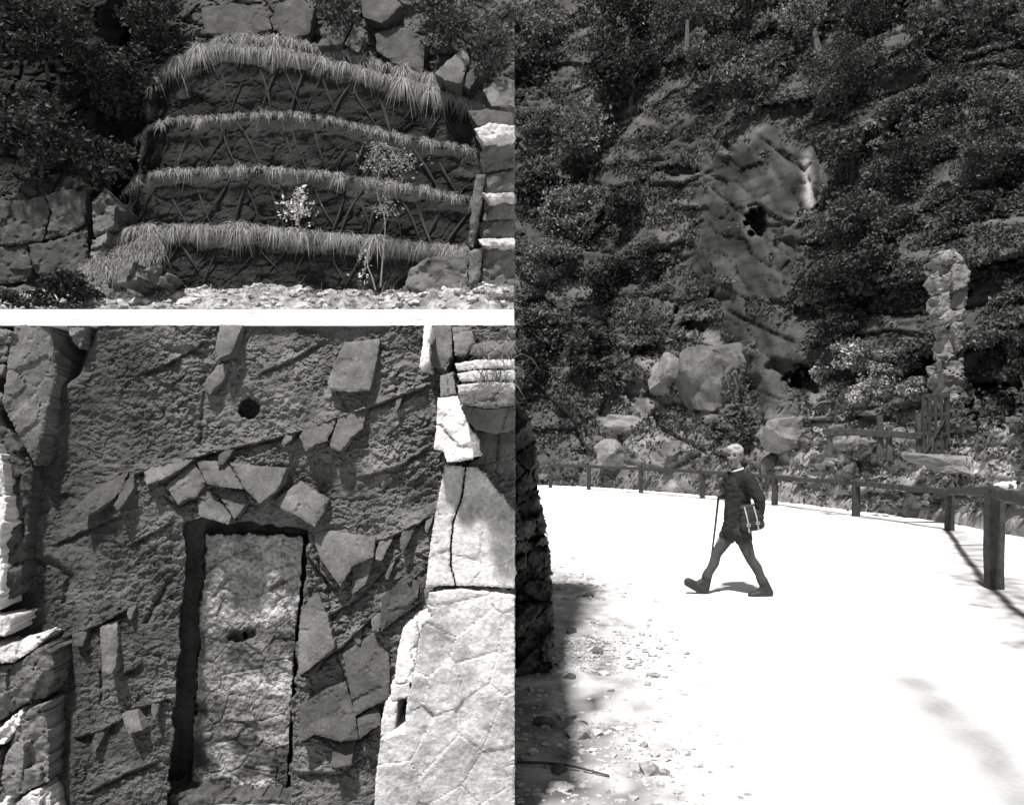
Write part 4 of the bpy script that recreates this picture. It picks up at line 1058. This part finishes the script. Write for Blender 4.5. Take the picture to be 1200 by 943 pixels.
for i, (u, v, s_) in enumerate(((690, 700, .07), (668, 742, .06), (700, 765, .05), (640, 850, .06), (680, 852, .045), (655, 905, .05), (668, 795, .05), (716, 812, .03))):
    p = gpt(u, v)
    tag(boulder('loose_stone', p+np.array([0, 0, s_*0.3]), (s_*1.3, s_, s_*0.7), M['boulder'], 140+i, sub=2, rot=i), 'fist-sized loose stone lying in the gravel by the road', 'stone', 'loose stones in the gravel')
p0, p1 = gpt(606, 897), gpt(714, 912)
Vt, Ft = tube_np(smooth_poly(np.array([p0+[0, 0, .02], (p0+p1)/2+[0.01, 0.02, .03], p1+[0, 0, .015]]), 4), np.linspace(.009, .005, 9), 6)
tag(link('fallen_stick', mesh_np('fallen_stick', Vt, Ft), M['bark']), 'thin dark fallen stick lying across the roadside gravel', 'stick')

# ================================================================== THE WALKER
HD_ = 8.62
def H(u, v, y=0.0): return P(u, v, HD_)*np.array([1, 0, 1])+np.array([0, HD_+y, 0])
def cap(a, b, ra, rb, seg=5, k=12):
    a = np.asarray(a, float); b = np.asarray(b, float)
    L = np.linalg.norm(b-a); t = (b-a)/max(L, 1e-6)
    pts, rr = [], []
    for i in range(4):
        an = math.pi/2*(1-i/4); pts.append(a-t*ra*math.sin(an)); rr.append(max(ra*math.cos(an), 1e-3))
    for i in range(seg+1):
        f = i/seg; pts.append(a+(b-a)*f); rr.append(ra+(rb-ra)*f)
    for i in range(1, 5):
        an = math.pi/2*(i/4); pts.append(b+t*rb*math.sin(an)); rr.append(max(rb*math.cos(an), 1e-3))
    return tube_np(np.array(pts), np.array(rr), k)
def ell(c, r, R=None, sub=3):
    V, F = ico(sub); V = V*np.asarray(r)
    if R is not None: V = V@np.array(R).T
    return V+np.asarray(c), [F]
def limb(pts, rs):
    out = []
    for i in range(len(pts)-1): out.append(cap(pts[i], pts[i+1], rs[i], rs[i+1]))
    return out
def fuse(name, parts, voxel, mat, parent, sm=6, fold=0.0):
    V, F = merge(parts)
    me = mesh_np(name+'_src', V, F)
    o = bpy.data.objects.new(name, me); COL.objects.link(o)
    md = o.modifiers.new('r', 'REMESH'); md.mode = 'VOXEL'; md.voxel_size = voxel
    if sm:
        m2 = o.modifiers.new('s', 'SMOOTH'); m2.iterations = sm; m2.factor = 0.5
    dg = bpy.context.evaluated_depsgraph_get(); dg.update()
    me2 = bpy.data.meshes.new_from_object(o.evaluated_get(dg)); me2.name = name
    bpy.data.objects.remove(o)
    if fold:
        c = np.empty(len(me2.vertices)*3); me2.vertices.foreach_get('co', c); c = c.reshape(-1, 3)
        nr = np.empty(len(c)*3); me2.vertex_normals.foreach_get('vector', nr); nr = nr.reshape(-1, 3)
        f_ = 0.5-1.6*np.abs(pn(c[:, 0]*9+c[:, 2]*6, c[:, 1]*9, c[:, 2]*11))
        c = c+nr*(fold*f_)[:, None]; me2.vertices.foreach_set('co', c.ravel()); me2.update()
    me2.polygons.foreach_set('use_smooth', np.ones(len(me2.polygons), bool))
    me2.materials.clear(); 
    return link(name, me2, mat, parent)
skin = plain_mat('skin', 0.17, rough=0.55, var=0.12, scale=8, bump=0.05)
knit = plain_mat('dark_wool', 0.022, rough=0.95, var=0.3, scale=30, bump=0.3)
cloth = plain_mat('dark_twill', 0.028, rough=0.9, var=0.3, scale=25, bump=0.2)
hairm = plain_mat('fair_hair', 0.36, rough=0.6, var=0.06, scale=40, bump=0.6)
leather = plain_mat('dark_leather', 0.03, rough=0.5, var=0.3, scale=20, bump=0.2)
whitecl = plain_mat('white_cotton', 0.6, rough=0.8, var=0.1)
strapm = plain_mat('pale_strap', 0.3, rough=0.6, var=0.2)
sole = plain_mat('boot_sole', 0.05, rough=0.8)
sock = plain_mat('grey_sock', 0.05, rough=0.95, var=0.3, scale=40, bump=0.3)
leg_dark = plain_mat('dark_leg', 0.055, rough=0.9, var=0.2, scale=30, bump=0.1)
darkbit = plain_mat('dark_feature', 0.03, rough=0.6)
per = thing('person', 'walker in dark jersey and shorts with fair hair striding along the white road', 'person', tuple(H(863, 700)*np.array([1, 1, 0])))
# joints (far side = +y, near side = -y); he walks to the left and looks towards the viewer
hipN, hipF = H(866, 623, -.085), H(859, 623, .085)
kneF, ankF = H(842, 650, .09), H(828.5, 681, .08)           # leading leg
kneN, ankN = H(876.5, 653, -.09), H(893.5, 684, -.08)       # trailing leg
pel, bel, che, nb = H(863, 618), H(864, 596), H(866, 571), H(865.5, 553, .0)
shN, shF = H(871, 561, -.165), H(860, 561, .165)
elN, wrN = H(882, 582, -.23), H(884.5, 600, -.20)
elF, wrF = H(852, 581, .2), H(845.5, 579, .06)
hc = H(860.5, 534, -.005)
body = []
body += [cap(pel, bel, .125, .115), cap(bel, che, .115, .125), cap(che, nb, .12, .06), cap(nb, H(862, 542), .052, .05)]
body += limb([hipF, (hipF+kneF)/2+np.array([-.008, 0, 0]), kneF, kneF*0.65+ankF*0.35+np.array([.018, 0, 0]), ankF], [.085, .072, .052, .053, .034])
body += limb([hipN, (hipN+kneN)/2, kneN, kneN*0.65+ankN*0.35+np.array([.015, 0, 0]), ankN], [.085, .072, .052, .053, .034])
body += limb([shN, elN, wrN], [.055, .043, .03]); body += limb([shF, elF, wrF], [.055, .043, .03])
# feet inside the boots
heF, toF = H(827, 694, .08), H(808, 684, .08); heN, toN = H(898, 694, -.08), H(879, 697.5, -.08)
body += [cap(ankF, heF, .034, .034), cap(heF, toF, .035, .03), cap(ankN, heN, .034, .034), cap(heN, toN, .035, .03)]
# head: turned about 35 degrees from the walking direction towards the viewer
yaw = math.radians(54)
fx = np.array([-math.cos(yaw), -math.sin(yaw), -0.06]); fx /= np.linalg.norm(fx)
sd_ = np.cross(fx, [0, 0, 1]); sd_ /= np.linalg.norm(sd_); upv = np.cross(sd_, fx)
Rh = np.stack([fx, sd_, upv], 1)
def hp(f, s_, z): return hc+fx*f+sd_*s_+upv*z
body += [ell(hp(-.012, 0, .018), (.098, .078, .105), Rh), ell(hp(.02, 0, -.055), (.068, .058, .068), Rh), cap(hp(.06, 0, -.098), hp(.02, 0, -.098), .026, .045)]
body += [cap(hp(.088, 0, .018), hp(.107, 0, -.026), .009, .0145), ell(hp(.096, 0, -.03), (.014, .019, .011), Rh)]
body += [ell(hp(.075, .032, -.02), (.022, .022, .018), Rh), ell(hp(.075, -.032, -.02), (.022, .022, .018), Rh), ell(hp(.078, 0, .036), (.014, .052, .012), Rh), ell(hp(.082, 0, -.064), (.010, .022, .010), Rh)]
for s_ in (1, -1): body.append(ell(hp(-.012, s_*.08, -.008), (.022, .011, .032), Rh))
# hands
def hand(w, fwd, palm, spread, curl):
    fwd = fwd/np.linalg.norm(fwd); palm = palm/np.linalg.norm(palm); sp = np.cross(fwd, palm)
    out = [cap(w, w+fwd*.055, .024, .030), cap(w+fwd*.02+sp*.012, w+fwd*.07+sp*.014, .022, .018), cap(w+fwd*.02-sp*.012, w+fwd*.07-sp*.014, .022, .018)]
    for i, ln in enumerate((.068, .078, .072, .056)):
        b0 = w+fwd*.075+sp*(.027-.018*i); L = ln
        d1 = fwd*math.cos(curl*0.6)+palm*math.sin(curl*0.6); d2 = fwd*math.cos(curl*1.6)+palm*math.sin(curl*1.6)
        out += [cap(b0-fwd*.01, b0+d1*L*.5, .0095, .009, 3, 8), cap(b0+d1*L*.5, b0+d1*L*.5+d2*L*.5, .009, .0075, 3, 8)]
    t0 = w+fwd*.02+sp*.028; dt = fwd*.7+sp*.7+palm*.35*curl; dt /= np.linalg.norm(dt)
    out += [cap(t0, t0+dt*.035, .013, .011, 3, 8), cap(t0+dt*.035, t0+dt*.03+(fwd*.6+palm*.6*curl)*.035, .011, .009, 3, 8)]
    return out
body += hand(wrF, H(842.3, 577, .02)-H(845.5, 579, .06)+np.array([-.02, -.01, .0]), np.array([0.1, -1, 0]), 1, 1.25)
body += hand(wrN, np.array([.05, .03, -1.0]), np.array([-.5, .8, 0]), 1, 0.45)
fuse('body', body, .0055, skin, per, 4)
for s_ in (1, -1):
    V, F = ell(hp(.08, s_*.033, .008), (.010, .014, .008), Rh, 2); link('eye', mesh_np('eye', V, F), darkbit, per)
    V, F = ell(hp(.086, s_*.034, .034), (.006, .018, .004), Rh, 2); link('eyebrow', mesh_np('eyebrow', V, F), darkbit, per)
V, F = ell(hp(.088, 0, -.066), (.005, .017, .0035), Rh, 2); link('mouth', mesh_np('mouth', V, F), darkbit, per)
# hair: fuller and paler on top, darker at the sides and back
fuse('hair', [ell(hp(-.022, 0, .056), (.104, .089, .076), Rh), ell(hp(.052, .015, .085), (.04, .05, .03), Rh), ell(hp(.03, -.03, .1), (.05, .04, .028), Rh)], .005, hairm, per, 2, .012)
fuse('hair', [ell(hp(-.05, 0, .0), (.069, .084, .078), Rh)]+[ell(hp(-.012, q*.066, .03), (.052, .026, .036), Rh) for q in (1, -1)], .005, plain_mat('darker_hair', 0.13, rough=0.7, var=0.2, scale=50, bump=0.5), per, 2, .006)
# jersey, collar, shorts
jer = [cap(H(863, 618), bel, .15, .14), cap(bel, che, .14, .15), cap(che, H(865.5, 559), .148, .095), cap(H(865.5, 559), H(864.5, 552), .09, .06)]
jer += limb([shN, elN, wrN+(elN-wrN)*.12], [.078, .062, .045]); jer += limb([shF, elF, wrF+(elF-wrF)*.15], [.078, .062, .045])
jer += [cap(che, shN, .12, .08), cap(che, shF, .12, .08), cap(H(858, 600), H(856, 620), .08, .09), cap(H(868, 600), H(870, 620), .09, .095)]
fuse('jersey', jer, .008, knit, per, 5, .014)
sho = [cap(H(863, 612), pel, .145, .15)]
sho += [cap(hipF, hipF+(kneF-hipF)*.2, .112, .1), cap(hipN, hipN+(kneN-hipN)*.2, .112, .1)]
fuse('shorts', sho, .008, cloth, per, 4, .01)
cs = []
for i in range(14):
    a0 = 2*math.pi*i/14; a1 = 2*math.pi*(i+1)/14
    q = lambda a: H(863.8, 550.5, 0)+np.array([math.cos(a)*.064, math.sin(a)*.064, .018*math.cos(a)])
    cs.append(cap(q(a0), q(a1), .012, .012, 1, 6))
fuse('collar', cs, .005, whitecl, per, 2)
# socks and boots
for nm, ank, kn, he, to in (('F', ankF, kneF, heF, toF), ('N', ankN, kneN, heN, toN)):
    up = (kn-ank)/np.linalg.norm(kn-ank)
    fuse('sock', [cap(ank+up*.05, ank+up*.10, .06, .054)], .006, sock, per, 2)
    md_ = kn*0.65+ank*0.35+np.array([.018 if nm == 'F' else .015, 0, 0]); hp_ = hipF if nm == 'F' else hipN
    fuse('leg_shell', limb([hp_+(kn-hp_)*.3, (hp_+kn)/2, kn, md_, ank+up*.03], [.083, .078, .057, .058, .04]), .006, leg_dark, per, 3)  # dark shell over thigh, knee and shin
    f_ = (to-he)/np.linalg.norm(to-he); nn = np.cross(np.array([0, 1.0, 0]), f_); nn = nn if nn[2] > 0 else -nn
    bt = [cap(ank+up*.05, he+nn*.012, .058, .056), cap(he+nn*.012, to+nn*.01, .055, .05), cap(ank-up*.01, he+f_*.11+nn*.02, .046, .042), cap(to-f_*.03+nn*.012, to+nn*.004, .045, .04)]
    boot = fuse('boot', bt, .006, leather, per, 3)
    sl = [cap(he-nn*.034-f_*.012+np.array([0, y, 0]), to-nn*.03+f_*.012+np.array([0, y*.9, 0]), .016, .014) for y in (-.026, 0, .026)]
    sl += [cap(he-nn*.044-f_*.01+np.array([0, y, 0]), he-nn*.044+f_*.05+np.array([0, y, 0]), .016, .016) for y in (-.024, 0, .024)]
    fuse('sole', sl, .006, sole, boot, 2)
# knapsack slung on the near hip with two pale straps
bagc = H(877, 608, -.235)
bag = thing('knapsack', 'dark knapsack with two pale buckled straps slung at the walker hip', 'bag', tuple(bagc))
bp_ = [cap(H(867, 600, -.215), H(882, 598, -.2), .05, .052), cap(H(867, 614, -.215), H(882, 612, -.2), .062, .065), cap(H(867, 606, -.215), H(882, 605, -.2), .058, .06)]
fuse('pouch', bp_, .007, cloth, bag, 4, .012)
V, F = merge([cap(H(864, 593.5, -.2), H(886, 591.5, -.19), .034, .034)])
link('bedroll', mesh_np('bedroll', V, F, smooth=True), plain_mat('grey_blanket', 0.04, rough=0.9), bag)
for (u0, v0, u1, v1) in ((864.5, 592, 869, 621), (875, 591, 879.5, 618)):
    a, b = H(u0, v0, -.245), H(u1, v1, -.285); mdl = (a+b)/2+np.array([0, -.025, 0])
    pts = smooth_poly(np.array([a, mdl, b]), 5)
    Vs = np.concatenate([pts+np.array([-.007, -.004, 0]), pts+np.array([.007, -.004, 0]), pts+np.array([-.007, .006, 0]), pts+np.array([.007, .006, 0])]); k = len(pts); i = np.arange(k-1)
    Fs = np.concatenate([np.stack([i, i+k, i+k+1, i+1], -1), np.stack([i+2*k, i+2*k+1, i+3*k+1, i+3*k], -1), np.stack([i, i+1, i+2*k+1, i+2*k], -1), np.stack([i+k, i+3*k, i+3*k+1, i+k+1], -1)])
    st_ = link('strap', mesh_np('strap', Vs, [Fs]), strapm, bag)
    bc = pts[int(k*.68)]
    fr = merge([cap(bc+np.array([-.017, -.008, -.012]), bc+np.array([.017, -.008, -.012]), .004, .004, 1, 6), cap(bc+np.array([-.017, -.008, .012]), bc+np.array([.017, -.008, .012]), .004, .004, 1, 6),
                cap(bc+np.array([-.017, -.008, -.012]), bc+np.array([-.017, -.008, .012]), .004, .004, 1, 6), cap(bc+np.array([.017, -.008, -.012]), bc+np.array([.017, -.008, .012]), .004, .004, 1, 6)])
    link('buckle', mesh_np('buckle', fr[0], fr[1]), strapm, st_)
# walking stick in the far hand
s0 = H(844.6, 566, .03); s1 = H(833, 694, .16); s1[2] = 0.005
Vt, Ft = tube_np(np.array([s0, s0*.6+s1*.4+np.array([.004, 0, 0]), s1]), [.014, .012, .009], 8)
stick = thing('walking_stick', 'thin dark walking stick held in the walker leading hand', 'walking stick', tuple(s1))
link('shaft', mesh_np('shaft', Vt, Ft), M['wood'], stick)
V, F = cap(s0, s0+np.array([0, 0, .02]), .019, .017); link('knob', mesh_np('knob', V, F, smooth=True), M['wood'], stick)
